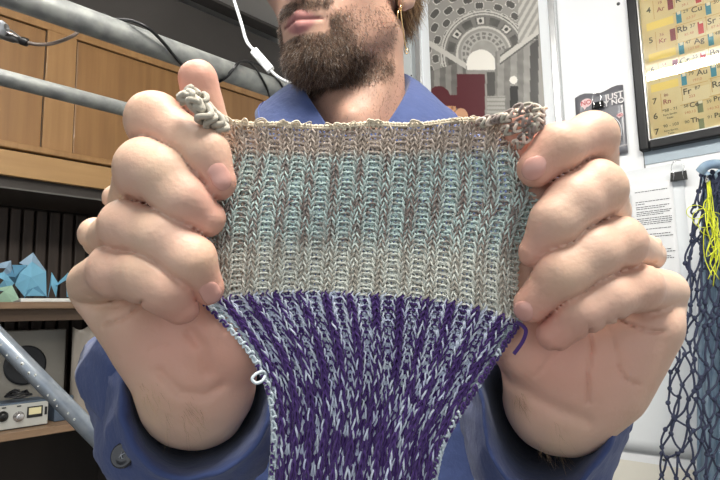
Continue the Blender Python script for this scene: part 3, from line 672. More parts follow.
V, F = tube_arr(cr(pc([(213, 84, .8), (221, 81, -.4), (228, 76, -1.1), (236, 66, -1.1), (242, 62, -.5), (250, 63, -.3), (258, 72, -.8), (266, 86, -1.1), (270, 98, -.3), (272, 104, .8)]), 6), .0026, 8); w1.add(V, F)
V, F = tube_arr(cr(pc([(215, 82, .9), (224, 78, -.4), (232, 70, -1.15), (238, 63, -.8), (248, 61, .2), (262, 66, .2), (272, 74, -.3), (281, 84, -1.0), (285, 96, -.6), (286, 104, .8)]), 6), .0026, 8); w1.add(V, F)
V, F = tube_arr(cr(pc([(196, 80, .9), (204, 86, 1.3), (213, 84, .8)]), 6), .003, 8); w1.add(V, F)
tag(w1.build('black_cable', m_cab), 'black cable wound in loops round the thick steel pipe', 'cable')
wc = empty('white_cable', 'white cable with an inline switch hanging down in front of the thick pipe', 'cable')
m_wc = mat('white_plastic', (.84, .85, .86), .35)
cable([at(x, y, d) for x, y, d in ((228, -20, 1.28), (234, 0, 1.27), (241, 22, 1.25), (247, 42, 1.24), (256, 52, 1.235))], .0036, m_wc).build('cord', m_wc, wc).name
cable([at(x, y, d) for x, y, d in ((269, 69, 1.23), (278, 77, 1.23), (290, 83, 1.24), (304, 86, 1.25), (330, 88, 1.3))], .0036, m_wc).build('cord', m_wc, wc)
q0, q1 = at(253.5, 50.5, 1.235), at(271, 70.5, 1.23); dx = (q1 - q0); Ls = np.linalg.norm(dx); dx /= Ls; sdv = np.cross(dx, Fv); sdv /= np.linalg.norm(sdv); up_ = np.cross(sdv, dx)
V, F = box_arr((q0 + q1) / 2, [dx, sdv, up_], (Ls / 2, .0092, .008)); b = MB(); b.add(V, F); bevel(b.build('inline_switch', m_wc, wc, smooth=False), .003, 3)
V, F = box_arr((q0 + q1) / 2 - up_ * .008, [dx, sdv, up_], (Ls * .16, .005, .002)); b = MB(); b.add(V, F); bevel(b.build('rocker', m_wc, wc, smooth=False), .001)
pg = empty('cable_plug', 'grey cable with a dark metal plug hanging at the top left frame edge', 'cable')
q0, q1 = at(-1, 33.5, 1.02), at(27, 42.5, 1.02); dx = (q1 - q0); Lp = np.linalg.norm(dx)
V, F = lathe([(.004, 0), (.0085, .004), (.0085, Lp * .55), (.007, Lp * .6), (.0065, Lp * .82)], q0, dx, 16); b = MB(); b.add(V, F); b.build('plug_body', mat('gunmetal', (.18, .17, .16), .3, .8), pg)
V, F = lathe([(.0075, Lp * .8), (.0075, Lp), (.004, Lp * 1.02)], q0, dx, 14); b = MB(); b.add(V, F); b.build('plug_collar', m_cab, pg)
cable([q1, at(38, 44.5, 1.03), at(52, 43.5, 1.05), at(66, 39, 1.08), at(77, 33, 1.14), at(84, 24, 1.2)], .0034, m_cab).build('cord', mat('grey_brown_cable', (.13, .10, .085), .3), pg)
V, F = lathe([(.003, -.01), (.012, -.008), (.013, .006), (.008, .012)], at(0, 28, 1.0), Rv, 16); b = MB(); b.add(V, F); b.build('clear_tip', mat('clear_tip', (.8, .82, .85), .15, coat=.5), pg)
cable([at(3, 30, 1.0), at(10, 30, 1.0), at(16, 34, 1.01), at(25, 41, 1.02)], .0014, m_cab).build('thin_wire', mat('thin_wire', (.3, .3, .3), .3), pg)
# ------------------------------------------------------------------ the person
person = empty('person', 'bearded person in a blue shirt holding up the knitted piece with both fists', 'person')
m_skin = mat('skin', (1, 1, 1), .5, vcol=True, sss=.12, bump=(420, .35, .0007), spec=.35)
bodyV, bodyQ, bodyC = [], [], []
nb = 0
def addbody(V, Q, Cc):
    global nb
    bodyV.append(V); bodyQ.append(Q + nb); bodyC.append(Cc); nb += len(V)
SK = np.array(srgb(210, 174, 158)); SKP = np.array(srgb(218, 156, 140)); SKY = np.array(srgb(218, 190, 160)); SKD = np.array(srgb(170, 124, 104)); SKB = np.array(srgb(182, 154, 152))
def mixc(a, b, t): t = np.clip(t, 0, 1)[:, None]; return a * (1 - t) + b * t

HANDS = {
 'L': dict(fingers=[
   [(165, 185, .250, 26), (155, 121, .2155, 26.5), (203, 154, .2065, 24.5), (217, 182, .2065, 19)],
   [(131, 215, .247, 24), (148, 170, .2085, 31), (165, 177, .204, 30), (183, 200, .2015, 26), (206, 218, .2045, 19.5)],
   [(104, 240, .243, 20), (128, 227, .207, 26), (163, 238, .2015, 29), (189, 260, .1995, 25.5), (207, 288, .2045, 18)],
   [(92, 284, .236, 24), (117, 270, .208, 26), (148, 276, .2005, 27.5), (167, 289, .199, 25), (181, 306, .2025, 19)]],
   thumb=[(228, 345, .228, 34), (238, 250, .2275, 22), (211, 140, .2235, 20.5), (198, 79, .2165, 19.5)],
   bumps=[(117, 198, .243, 14), (95, 234, .236, 16.5)],
   palm=[[(168, 382, .233, 30), (94, 287, .238, 25)], [(188, 380, .235, 34), (125, 240, .248, 26)], [(205, 370, .236, 34), (165, 190, .252, 26)],
         [(140, 322, .228, 33), (172, 372, .232, 30)], [(222, 385, .236, 33), (226, 330, .229, 36)], [(165, 300, .236, 34), (205, 310, .237, 30)], [(200, 340, .235, 38), (200, 380, .238, 40)]],
   arm=[[(180, 406, .244, 36), (170, 392, .40, 36)], [(208, 408, .244, 35), (182, 386, .40, 36)]],
   groove=[[(105, 325, .222), (122, 319, .208), (135, 309, .20), (143, 301, .2)], [(190, 333, .205), (203, 348, .21), (207, 372, .215)], [(86, 303, .21), (100, 308, .205), (118, 307, .203)], [(86, 294, .21), (98, 300, .205), (112, 300, .203)], [(150, 352, .21), (158, 346, .205), (168, 344, .203)], [(142, 196, .2), (146, 203, .2)], [(128, 196, .2), (134, 204, .2)], [(160, 372, .21), (180, 392, .2), (205, 396, .2), (222, 386, .2)], [(213, 310, .2), (228, 330, .2)]],
   gw=[(1.6, .0017), (6, .0018), (1.3, .0008), (1.3, .0007), (1.6, .0007), (1.1, .0009), (1.1, .0009), (5, .0016), (4, .0012)],
   nails=[(0, 222, 177), (2, 213, 297)]),
 'R': dict(fingers=[
   [(598, 190, .250, 22), (592, 137, .2155, 23), (558, 148, .2065, 23.5), (537, 168, .2065, 19.5)],
   [(610, 212, .247, 20), (595, 190, .2085, 28), (574, 203, .204, 28), (557, 223, .2015, 26), (536, 252, .2045, 17.5)],
   [(650, 255, .245, 15), (617, 244, .207, 26), (590, 254, .2015, 28), (563, 273, .1995, 27), (532, 305, .2045, 18.5)],
   [(664, 293, .236, 23), (636, 287, .208, 23), (605, 298, .2005, 24), (582, 310, .199, 22), (555, 334, .2035, 18)]],
   thumb=[(525, 350, .226, 30), (530, 262, .2265, 22), (533, 188, .2235, 20), (517, 126, .2175, 17.5)],
   bumps=[(650, 247, .238, 12)],
   palm=[[(600, 385, .233, 38), (660, 300, .238, 25)], [(580, 385, .236, 38), (616, 245, .248, 24)], [(560, 380, .238, 36), (597, 205, .252, 22)],
         [(648, 325, .227, 33), (612, 380, .232, 35)], [(532, 352, .230, 34), (545, 395, .236, 38)], [(600, 345, .230, 36), (560, 350, .230, 36)], [(575, 370, .234, 42), (572, 395, .238, 42)]],
   arm=[[(548, 408, .244, 36), (560, 396, .40, 42)], [(568, 410, .244, 38), (570, 390, .40, 42)]],
   groove=[[(616, 318, .208), (628, 325, .21), (648, 331, .212), (664, 332, .224)], [(589, 325, .212), (591, 350, .212), (588, 375, .2), (588, 402, .216)], [(618, 368, .21), (626, 380, .212), (638, 385, .218)], [(556, 350, .207), (548, 362, .21), (536, 376, .214)], [(632, 316, .205), (650, 317, .212), (672, 311, .22)], [(500, 372, .2), (530, 395, .2), (560, 410, .2), (585, 420, .2)], [(606, 322, .2), (614, 345, .2), (618, 366, .2)], [(622, 268, .2), (640, 268, .2), (654, 262, .2)]],
   gw=[(1.5, .0017), (2.0, .0017), (2.0, .0014), (2.5, .0009), (1.4, .0009), (7, .0016), (2.2, .0009), (1.5, .0010)],
   nails=[(0, 532, 168), (2, 519, 314)]),
}
def sk(p): return at(p[0], p[1], p[2]), p[3] * p[2] / FPX
def seglist(H):
    out = dict(f=[], th=[], palm=[], arm=[], bumps=[])
    for f in H['fingers']: out['f'].append([sk(p) for p in f])
    out['th'] = [sk(p) for p in H['thumb']]
    for g in H['palm']: out['palm'].append([sk(p) for p in g])
    for g in H['arm']: out['arm'].append([sk(p) for p in g])
    out['bumps'] = [sk(p) for p in H['bumps']]
    return out
m_nail = mat('fingernail', srgb(214, 162, 150), .25, coat=.4)
for key, H in HANDS.items():
    G = seglist(H)
    def fn(P, G=G, H=H):
        d = None
        fd = []
        for f in G['f']:
            g = None
            for (a, ra), (c, rc_) in zip(f[:-1], f[1:]):
                q = cone(P, a, c, ra, rc_); g = q if g is None else smin(g, q, .0035)
            # knuckle swelling at the middle joint and fleshy tip pad
            (k_, rk) = f[1]; g = smin(g, np.linalg.norm(P - k_.astype(np.float32), axis=1) - rk * 1.0, .003)
            fd.append(g)
        g = None
        for (a, ra), (c, rc_) in zip(G['th'][:-1], G['th'][1:]):
            q = cone(P, a, c, ra, rc_); g = q if g is None else smin(g, q, .005)
        th = g
        pm = None
        for (a, ra), (c, rc_) in G['palm']:
            q = cone(P, a, c, ra, rc_); pm = q if pm is None else smin(pm, q, .009)
        for (a, ra) in G['bumps']:
            pm = smin(pm, np.linalg.norm(P - a.astype(np.float32), axis=1) - ra, .006)
        for (a, ra), (c, rc_) in G['arm']:
            pm = smin(pm, cone(P, a, c, ra, rc_), .012)
        pm = smin(pm, th, .006)
        for gr in H['groove']:
            q = None
            for u, v in zip(gr[:-1], gr[1:]):
                z = cone(P, at(*u), at(*v), 0, 0); q = z if q is None else np.minimum(q, z)
            pass
        fi = fd[0]
        cre = 0
        for g0, g1 in zip(fd[:-1], fd[1:]): cre = cre + np.exp(-((g0 - g1) / .0011) ** 2) * np.exp(-(np.minimum(g0, g1) / .004) ** 2)
        for g in fd[1:]: fi = np.minimum(fi, g)
        cre = cre + .6 * np.exp(-((fi - pm) / .0009) ** 2) * np.exp(-(np.minimum(fi, pm) / .004) ** 2)
        d = smin(fi, pm, .0008) + .0010 * np.clip(cre, 0, 1.2)
        dd_ = P.astype(np.float64) - CAM; zd = dd_ @ Fv; ix = 360 + FPX * (dd_ @ Rv) / zd; iy = 240 - FPX * (dd_ @ Uv) / zd; front = np.clip((.236 - zd) / .004, 0, 1)
        for gr, (gw, gd) in zip(H['groove'], H['gw']):
            q = None
            for u, v in zip(gr[:-1], gr[1:]):
                ux, uy = v[0] - u[0], v[1] - u[1]; tt = np.clip(((ix - u[0]) * ux + (iy - u[1]) * uy) / (ux * ux + uy * uy), 0, 1); z = np.hypot(ix - u[0] - tt * ux, iy - u[1] - tt * uy); q = z if q is None else np.minimum(q, z)
            d = d + (gd * np.exp(-(q / gw) ** 2) * front).astype(np.float32)
        d = d + (.00022 * vnoise(P.astype(np.float64), 260, 4) + .00035 * vnoise(P.astype(np.float64), 110, 5)).astype(np.float32)
        return d
    allp = np.array([p for f in G['f'] for p, r in f] + [p for p, r in G['th']] + [p for g in G['palm'] for p, r in g])
    lo, hi = allp.min(0) - .022, allp.max(0) + .022; hi[1] = max(hi[1], allp[:, 1].max() + .05); lo[2] -= .01
    V, Q = surface_nets(fn, lo, hi, .00105)
    px, py, _ = proj(V)
    # colour: pink palm, finger pads and knuckles, yellower back of the hand, bluish over the phalanges
    n1 = vnoise(V, 90, 11); n2 = vnoise(V, 220, 12)
    C0 = mixc(np.tile(SK, (len(V), 1)), SKY, .48 + .3 * n1)
    for f in G['f']:
        C0 = mixc(C0, SKP, .75 * np.exp(-(np.linalg.norm(V - f[-1][0], axis=1) / .011) ** 2))
        mid = (f[1][0] * .45 + f[-2][0] * .55); C0 = mixc(C0, SKB, .40 * np.exp(-(np.linalg.norm(V - mid, axis=1) / .009) ** 2))
        C0 = mixc(C0, SKP, .25 * np.exp(-(np.linalg.norm(V - f[1][0], axis=1) / .012) ** 2))
    tp = G['th'][3][0]; C0 = mixc(C0, SKP, .8 * np.exp(-(np.linalg.norm(V - tp, axis=1) / .02) ** 2))
    tc_ = at(228, 355, .215) if key == 'L' else at(545, 365, .213); C0 = mixc(C0, SKP, .60 * np.exp(-(np.linalg.norm(V - tc_, axis=1) / .026) ** 2))
    tc_ = at(170, 335, .215) if key == 'L' else at(610, 350, .213); C0 = mixc(C0, SKP, .45 * np.exp(-(np.linalg.norm(V - tc_, axis=1) / .026) ** 2))
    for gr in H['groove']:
        q = np.minimum.reduce([cone(V.astype(np.float32), at(*u), at(*v), 0, 0) for u, v in zip(gr[:-1], gr[1:])]); C0 = mixc(C0, SKD, .3 * np.exp(-(q / .0007) ** 2))  # occlusion shade along the grooves, painted into the skin colour
    C0 = C0 * (1 + .035 * n2[:, None])
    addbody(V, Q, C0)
    HANDS[key]['V'] = V; HANDS[key]['fn'] = fn; HANDS[key]['G'] = G
# ---- head, neck
th_ = math.radians(28)
ti_ = math.radians(-6); Yh = np.array([-math.sin(th_) * math.cos(ti_), -math.cos(th_) * math.cos(ti_), math.sin(ti_)]); Xh = np.array([-math.cos(th_), math.sin(th_), 0]); Zh = np.cross(Xh, Yh)
HR = np.stack([Xh, Yh, Zh], 1)                  # columns: head axes in the world
HO = at(343, -3, .672)
def hw(x, y, z): return HO + HR @ np.array([x, y, z])
nk0 = hw(0, -.022, -.06); nk1 = at(356, 150, .675)
def headfn(P):
    q = ((P - HO.astype(np.float32)) @ HR.astype(np.float32)); X, Y_, Zc = np.abs(q[:, 0]), q[:, 1], q[:, 2]
    qs = np.stack([X, Y_, Zc], 1); f32 = lambda *a: np.array(a, np.float32)
    d = ellip(qs, f32(0, -.012, .055), (.076, .095, .092))
    d = smin(d, ellip(qs, f32(0, .030, -.012), (.064, .066, .085)), .03)
    d = smin(d, cone(qs, f32(.048, .008, -.055), f32(.012, .078, -.098), .020, .018), .022)
    d = smin(d, ellip(qs, f32(0, .072, -.096), (.025, .020, .018)), .016)
    d = smin(d, ellip(qs, f32(0, .068, -.060), (.038, .032, .034)), .02)
    d = smin(d, cone(qs, f32(0, .088, .025), f32(0, .114, -.022), .009, .012), .012)       # nose
    d = smin(d, ellip(qs, f32(.011, .106, -.026), (.009, .011, .009)), .005)
    d = smin(d, cone(qs, f32(.012, .088, .045), f32(.042, .076, .043), .007, .006), .010)  # brow
    d = -smin(-d, ellip(qs, f32(.032, .094, .028), (.014, .013, .011)), .008)              # eye sockets
    lid = np.abs(np.linalg.norm(qs - f32(.031, .078, .028), axis=1) - .0125) - .0012; lid = np.maximum(lid, .0045 - np.abs(qs[:, 2] - .027)); lid = np.maximum(lid, .080 - qs[:, 1]); d = smin(d, lid, .002)
    d = smin(d, ellip(qs, f32(.046, .062, -.004), (.018, .016, .014)), .018)              # cheekbones
    d = smin(d, cone(qs, f32(0, .102, -.0585), f32(.026, .085, -.065), .0050, .0028), .004)   # upper lip
    d = smin(d, cone(qs, f32(0, .1005, -.0685), f32(.024, .085, -.0670), .0062, .0034), .004) # lower lip
    gq = cone(qs, f32(0, .1045, -.0632), f32(.024, .092, -.0648), 0, 0); d = d + .0022 * np.exp(-(gq / .0018) ** 2)
    ear = ellip(qs, f32(.078, -.012, .0), (.008, .018, .031)); ear = smin(ear, ellip(qs, f32(.075, -.003, -.026), (.006, .009, .010)), .005)
    ear = -smin(-ear, ellip(qs, f32(.086, -.008, .004), (.006, .010, .018)), .003)
    d = smin(d, ear, .005)
    n_ = cone(P, nk0, nk1, .058, .062); d = smin(d, n_, .016)
    la = hw(.006, .030, -.13); d = smin(d, cone(P, la, at(350, 118, .612), .012, .012), .018)
    for sx in (-1, 1):
        d = smin(d, cone(P, hw(sx * .05, -.02, -.05), at(352 + (8 if sx < 0 else -8), 136, .618), .012, .010), .02)
    return d
lo = np.minimum(HO - .135, nk1 - .09); hi = np.maximum(HO + .16, nk1 + .09); lo[2] = nk1[2] - .07
Vh, Qh = surface_nets(headfn, lo, hi, .0027)
q = (Vh - HO) @ HR
n1 = vnoise(Vh, 40, 21); n2 = vnoise(Vh, 160, 22)
HSK = np.array(srgb(206, 168, 146)); C0 = mixc(np.tile(HSK, (len(Vh), 1)), np.array(srgb(196, 142, 122)), .3 + .25 * n1)
def beardmask(q):
    X, Y_, Zc = np.abs(q[:, 0]), q[:, 1], q[:, 2]
    top = -.056 + np.clip((X - .030) / .045, 0, 1) * .030 + np.clip((.03 - Y_) / .04, 0, 1) * .045
    m = np.clip((top - Zc) / .010, 0, 1)
    m *= 1 - .78 * np.clip((X - .036) / .012, 0, 1) * np.clip((Zc + .098) / .012, 0, 1)
    m *= 1 - np.clip((q[:, 0] - .040) / .008, 0, 1) * (Zc > -.09)
    m *= np.clip((Y_ - (-.002)) / .008, 0, 1)                    # in front of the ears
    m *= np.clip((Zc + .124) / .008, 0, 1) * np.clip(((Y_ - .005) * .9 + (Zc + .105) * 1.5 + .012) / .02, 0, 1)
    lip = (X < .029) & (Zc > -.0775) & (Zc < -.0545) & (Y_ > .08); m[lip] = 0
    mo = np.clip(1.3 - np.abs(Zc + .0465) / .0075, 0, 1) * np.clip((.036 - X) / .008, 0, 1) * (Y_ > .07); m = np.maximum(m, mo * 1.0)
    return m
bm = beardmask(q); BRD = np.array(srgb(112, 86, 70))
C0 = mixc(C0, BRD, bm * (.62 + .15 * n2))
stub = np.clip((-.09 - q[:, 2]) / .02, 0, 1) * (q[:, 2] > -.17) * np.clip((q[:, 1] + .03) / .04, 0, 1) * (1 - bm); C0 = mixc(C0, np.array(srgb(150, 118, 104)), stub * (.35 + .2 * n2))
lipd = np.minimum(cone(np.abs(q * [1, 0, 0]).astype(np.float32) + (q * [0, 1, 1]).astype(np.float32), np.array([0, .102, -.0585]), np.array([.026, .085, -.065]), .0066, .0040),
                  cone(np.abs(q * [1, 0, 0]).astype(np.float32) + (q * [0, 1, 1]).astype(np.float32), np.array([0, .1005, -.0685]), np.array([.024, .085, -.067]), .0080, .0042))
C0 = mixc(C0, np.array(srgb(190, 132, 126)), np.clip(1 - lipd / .0012, 0, 1)); C0 = mixc(C0, np.array(srgb(110, 60, 58)), np.exp(-((q[:, 2] + .0636) / .0012) ** 2) * (np.abs(q[:, 0]) < .023) * (q[:, 1] > .085) * .8)
addbody(Vh, Qh, C0)
# ---- torso, arms and legs, coarse: all of it lies under the clothes
SHL, SHR = at(204, 196, .68), at(518, 192, .70)
ELL, ELR = at(160, 392, .455), at(570, 392, .455)
WRL, WRR = at(197, 404, .245), at(558, 408, .245)
hipc = np.array([nk1[0], nk1[1] + .03, .92]); FL = .0
def f_(v): return np.asarray(v, np.float32)
def torsofn(P, g=0.0):
    ch = (SHL + SHR) / 2 + np.array([0, .0, -.06]); side = (SHR - SHL); side /= np.linalg.norm(side)
    d = None
    for s_ in (-1, 1):
        for a, b_, ra, rb in ((ch + side * .075 * s_, hipc + np.array([.07 * s_, 0, .12]), .105, .095), ):
            q = cone(P, a, b_, ra + g, rb + g); d = q if d is None else smin(d, q, .04)
    d = smin(d, cone(P, nk1 + Z * -.03, SHL + side * .03, .050 + g, .050 + g), .04); d = smin(d, cone(P, nk1 + Z * -.03, SHR - side * .03, .050 + g, .050 + g), .04)
    return d
def armfn(P, g=0.0):
    d = smin(cone(P, SHL, ELL, .046 + g, .034 + g), cone(P, SHR, ELR, .046 + g, .034 + g), .01)
    d = smin(d, cone(P, ELL, ELL + (WRL - ELL) * .72, .034 + g, .026 + g), .02); d = smin(d, cone(P, ELR, ELR + (WRR - ELR) * .72, .034 + g, .026 + g), .02)
    return d
KN = [np.array([hipc[0] + .10 * s_, hipc[1] - .02, .50]) for s_ in (-1, 1)]; AN = [np.array([hipc[0] + .12 * s_, hipc[1] + .01, .09]) for s_ in (-1, 1)]
def legfn(P, g=0.0):
    d = None
    for s_, k_, a_ in zip((-1, 1), KN, AN):
        h_ = hipc + np.array([.085 * s_, 0, 0]); q = smin(cone(P, h_, k_, .085 + g, .058 + g), cone(P, k_, a_, .058 + g, .042 + g), .02); d = q if d is None else smin(d, q, .01)
    return smin(d, ellip(P, hipc, (.165 + g, .115 + g, .12)), .03)
def allfn(P):
    d = smin(torsofn(P), armfn(P), .03); d = smin(d, legfn(P), .03)
    for a_ in AN: d = smin(d, cone(P, a_ + np.array([0, .02, -.045]), a_ + np.array([0, -.13, -.055]), .034, .028), .02)
    return d
lo = np.array([min(SHL[0], ELL[0]) - .1, .2, .005]); hi = np.array([max(SHR[0], ELR[0]) + .1, hipc[1] + .2, nk1[2] + .04])
Vb, Qb = surface_nets(allfn, lo, hi, .011)
addbody(Vb, Qb, np.tile(SK, (len(Vb), 1)))
me = bpy.data.meshes.new('body'); me.from_pydata(np.concatenate(bodyV).tolist(), [], np.concatenate(bodyQ).tolist())
ca = me.color_attributes.new('Col', 'FLOAT_COLOR', 'POINT'); cc = np.concatenate(bodyC); ca.data.foreach_set('color', np.hstack([cc, np.ones((len(cc), 1))]).astype(np.float32).ravel())
me.polygons.foreach_set('use_smooth', [True] * len(me.polygons)); link('body', me, m_skin, person)
# ---- fingernails laid on the finger tips
for key, H in HANDS.items():
    Vv = H['V']
    for (fi_, x, y) in H['nails']:
        px, py, pz = proj(Vv); ft_ = H['G']['f'][fi_][-1]; m = (np.hypot(px - x, py - y) < 3.5) & (np.linalg.norm(Vv - ft_[0], axis=1) < ft_[1] * 1.35); c = Vv[m]; c = c[np.argsort(pz[m])[:3]].mean(0)
        e = 4e-4; f = H['fn']; g = np.array([float(f(f_([c + dd]))[0] - f(f_([c - dd]))[0]) for dd in (np.eye(3) * e)]); nrm = g / np.linalg.norm(g)
        tip = H['G']['f'][fi_][-1][0] - H['G']['f'][fi_][-2][0]; ax = tip - nrm * (tip @ nrm); ax /= np.linalg.norm(ax); sd = np.cross(nrm, ax)
        b = MB(); V = []; n_ = 11
        for j in range(n_):
            for i in range(n_):
                u, v = -1 + 2 * i / (n_ - 1), -1 + 2 * j / (n_ - 1); sq = 1 - .12 * abs(v) ** 3; p = c + sd * u * .0041 * sq * math.sqrt(max(0, 1 - .55 * v * v)) / .85 + ax * v * .0056 * math.sqrt(max(0, 1 - .35 * u * u))
                V.append(p)
        V = np.array(V); uv = np.array([[-1 + 2 * i / (n_ - 1), -1 + 2 * j / (n_ - 1)] for j in range(n_) for i in range(n_)])
        for _ in range(4):
            d0 = f(f_(V)).astype(float); gr_ = np.stack([(f(f_(V + dd)) - f(f_(V - dd))).astype(float) for dd in np.eye(3) * e], 1); gr_ /= np.linalg.norm(gr_, axis=1)[:, None] + 1e-9; V = V - gr_ * d0[:, None]
        V = V + gr_ * (.0005 - .00045 * np.abs(uv).max(1) ** 5)[:, None]
        b.add(V, grid_faces(n_, n_)); b.build('fingernail', m_nail, person)
# ---- beard, moustache, stubble and hair: thin tapering strands
def strands(mb, roots, nrms, dirs, lens, rad, cols_, curl=.3):
    n = len(roots); k = 5; t = np.linspace(0, 1, k)
    w1_ = rng.normal(size=(n, 3)); w2_ = rng.normal(size=(n, 3))
    P = roots[:, None] + lens[:, None, None] * (nrms[:, None] * (t - .55 * t * t)[None, :, None] * 1.0 + dirs[:, None] * (t * .35 + .65 * t * t)[None, :, None]
        + curl * w1_[:, None] * (t * t)[None, :, None] * .5 + curl * .25 * w2_[:, None] * np.sin(t * 7)[None, :, None] * t[None, :, None])
    T = P[:, -1] - P[:, 0]; T /= np.linalg.norm(T, axis=1)[:, None] + 1e-9; a = np.cross(T, w1_); a /= np.linalg.norm(a, axis=1)[:, None] + 1e-9; c_ = np.cross(T, a)
    R = rad[:, None] * np.array([1, .95, .85, .6, .15])[None]
    an = np.arange(3) / 3 * 2 * np.pi
    V = P[:, :, None] + R[:, :, None, None] * (np.cos(an)[None, None, :, None] * a[:, None, None] + np.sin(an)[None, None, :, None] * c_[:, None, None])
    V = V.reshape(-1, 3); base = (np.arange(n) * k * 3)[:, None, None]; i = np.arange(k - 1)[None, :, None]; j = np.arange(3)[None, None]; j2 = (j + 1) % 3
    Q = np.stack([base + i * 3 + j, base + i * 3 + j2, base + (i + 1) * 3 + j2, base + (i + 1) * 3 + j], -1).reshape(-1, 4)
    mb.addq(V, Q, np.repeat(cols_, k * 3, 0))
def face_samples(V, Q, wfn, n):
    A_, B_, C_, D_ = V[Q[:, 0]], V[Q[:, 1]], V[Q[:, 2]], V[Q[:, 3]]; nr_ = np.cross(C_ - A_, D_ - B_); ar = np.linalg.norm(nr_, axis=1) + 1e-12; nr_ = nr_ / ar[:, None]
    cen = (A_ + B_ + C_ + D_) / 4; w_ = wfn(cen) * ar; w_ = w_ / w_.sum(); idx = rng.choice(len(Q), n, p=w_); u, v = rng.random((2, n, 1))
    P = A_[idx] * (1 - u) * (1 - v) + B_[idx] * u * (1 - v) + C_[idx] * u * v + D_[idx] * (1 - u) * v
    return P, nr_[idx]
P, N = face_samples(Vh, Qh, lambda c: beardmask((c - HO) @ HR) ** 1.2 + 1e-9, 17000)
q = (P - HO) @ HR; cen = HO + HR @ np.array([0, 0, -.03]); flip = np.sign(((P - cen) * N).sum(1)); N = N * flip[:, None]
chin = np.exp(-((q[:, 0] / .036) ** 2)) * np.clip((-.070 - q[:, 2]) / .02, 0, 1) * (q[:, 1] > .03)
lens = (.0030 + .0052 * chin + .0018 * rng.random(len(P))) * rng.uniform(.7, 1.2, len(P)); lens[(q[:, 2] > -.058) & (np.abs(q[:, 0]) < .04) & (q[:, 1] > .07)] = .0052
dn = np.tile(np.array([0, 0, -1.0]), (len(P), 1)) + HR[:, 0] * (np.sign(q[:, 0]) * .35)[:, None] + Yh * .25; dn /= np.linalg.norm(dn, axis=1)[:, None]
pal = np.array([srgb(112, 84, 64), srgb(80, 62, 52), srgb(146, 114, 88), srgb(166, 142, 120), srgb(196, 186, 176), srgb(92, 74, 66)])
ci = rng.choice(6, len(P), p=[.28, .26, .2, .12, .06, .08]); dark = np.clip(chin * .5, 0, 1)
b = MB(); strands(b, P - N * .001, N * .55, dn, lens, np.full(len(P), .00022), pal[ci] * (1 - .1 * dark)[:, None], .5)
m_hair = mat('hair', (1, 1, 1), .55, vcol=True, sheen=.1); o = b.build('beard', m_hair, person); o['kind'] = 'stuff'; o['label'] = 'short brown beard and moustache flecked with grey'
def neckw(c):
    q = (c - HO) @ HR; return ((q[:, 2] < -.10) & (q[:, 2] > -.17) & (q[:, 1] > -.04)) * 1.0 + 1e-9
P, N = face_samples(Vh, Qh, neckw, 1500); cen2 = (nk0 + nk1) / 2; v_ = P - cen2; v_[:, 2] = 0; N = N * np.sign((v_ * N).sum(1))[:, None]
b = MB(); strands(b, P, N * .3, np.tile([0, 0, -1.0], (len(P), 1)), np.full(len(P), .0022), np.full(len(P), .00014), pal[rng.choice(3, len(P))], .5); o = b.build('stubble', m_hair, person); o['kind'] = 'stuff'
def scalpw(c):
    q = (c - HO) @ HR; return ((q[:, 2] > .07 + .5 * np.clip(q[:, 1] - .02, 0, 1)) | ((q[:, 1] < -.025) & (q[:, 2] > -.01) & (np.abs(q[:, 0]) < .074))) * (q[:, 1] < .085) * 1.0 + 1e-9
P, N = face_samples(Vh, Qh, scalpw, 15000); N = N * np.sign(((P - HO) * N).sum(1))[:, None]
b = MB(); dd = np.tile([0, 0, -1.0], (len(P), 1)) * np.clip(1.4 - ((P - HO) @ HR)[:, 2:3] / .10, .1, 1) - Yh * .6; strands(b, P - N * .001, N * .6, dd, rng.uniform(.02, .035, len(P)), np.full(len(P), .0006), np.array([srgb(150, 118, 82), srgb(120, 92, 64), srgb(176, 146, 104)])[rng.choice(3, len(P))], .3)
o = b.build('hair', m_hair, person); o['kind'] = 'stuff'
P = np.array([hw(s_ * (.014 + .030 * a_), .098 - .10 * (.02 + .30 * a_) ** 2 * 4, .046 + .006 * math.sin(a_ * 2.5) + .002 * rng.normal()) for s_ in (-1, 1) for a_ in rng.random(160)]); b = MB(); strands(b, P, np.tile(Yh, (len(P), 1)) * .3, np.sign(((P - HO) @ HR)[:, :1]) * HR[:, 0] + Zh * .2, np.full(len(P), .008), np.full(len(P), .0003), pal[rng.choice(3, len(P))], .15); o = b.build('eyebrows', m_hair, person); o['kind'] = 'stuff'
# loose blond strands in front of the ear, and arm hair at the wrists
b = MB()
roots = np.array([hw(-.072 + .002 * rng.normal(), .008 + .005 * rng.normal(), .02 + .006 * rng.normal()) for _ in range(70)]); nn_ = np.tile(-Xh, (70, 1))
strands(b, roots, nn_ * .25, np.tile([0, 0, -1.0], (70, 1)), rng.uniform(.03, .055, 70), np.full(70, .0003), np.tile(srgb(196, 164, 112), (70, 1)), .12); b.build('sideburn', m_hair, person)['kind'] = 'stuff'
b = MB()
for key, cx, cy, sp_ in (('L', 150, 392, 12), ('L', 180, 415, 22), ('R', 520, 400, 8), ('R', 555, 440, 20)):
    Vv = HANDS[key]['V']; px, py, pz = proj(Vv); m = np.where((np.hypot(px - cx, py - cy) < sp_) & (pz < .25))[0]
    if len(m) > 10:
        ii = rng.choice(m, 40); P = Vv[ii]; cc_ = WRL if key == 'L' else WRR; N = P - cc_; N /= np.linalg.norm(N, axis=1)[:, None]
        strands(b, P, N * .35, np.tile(-Uv + .5 * Rv, (len(P), 1)), rng.uniform(.004, .009, len(P)), np.full(len(P), .00004), np.array([srgb(150, 115, 85), srgb(200, 170, 130)])[rng.choice(2, len(P))], .5)
b.build('arm_hair', m_hair, person)['kind'] = 'stuff'
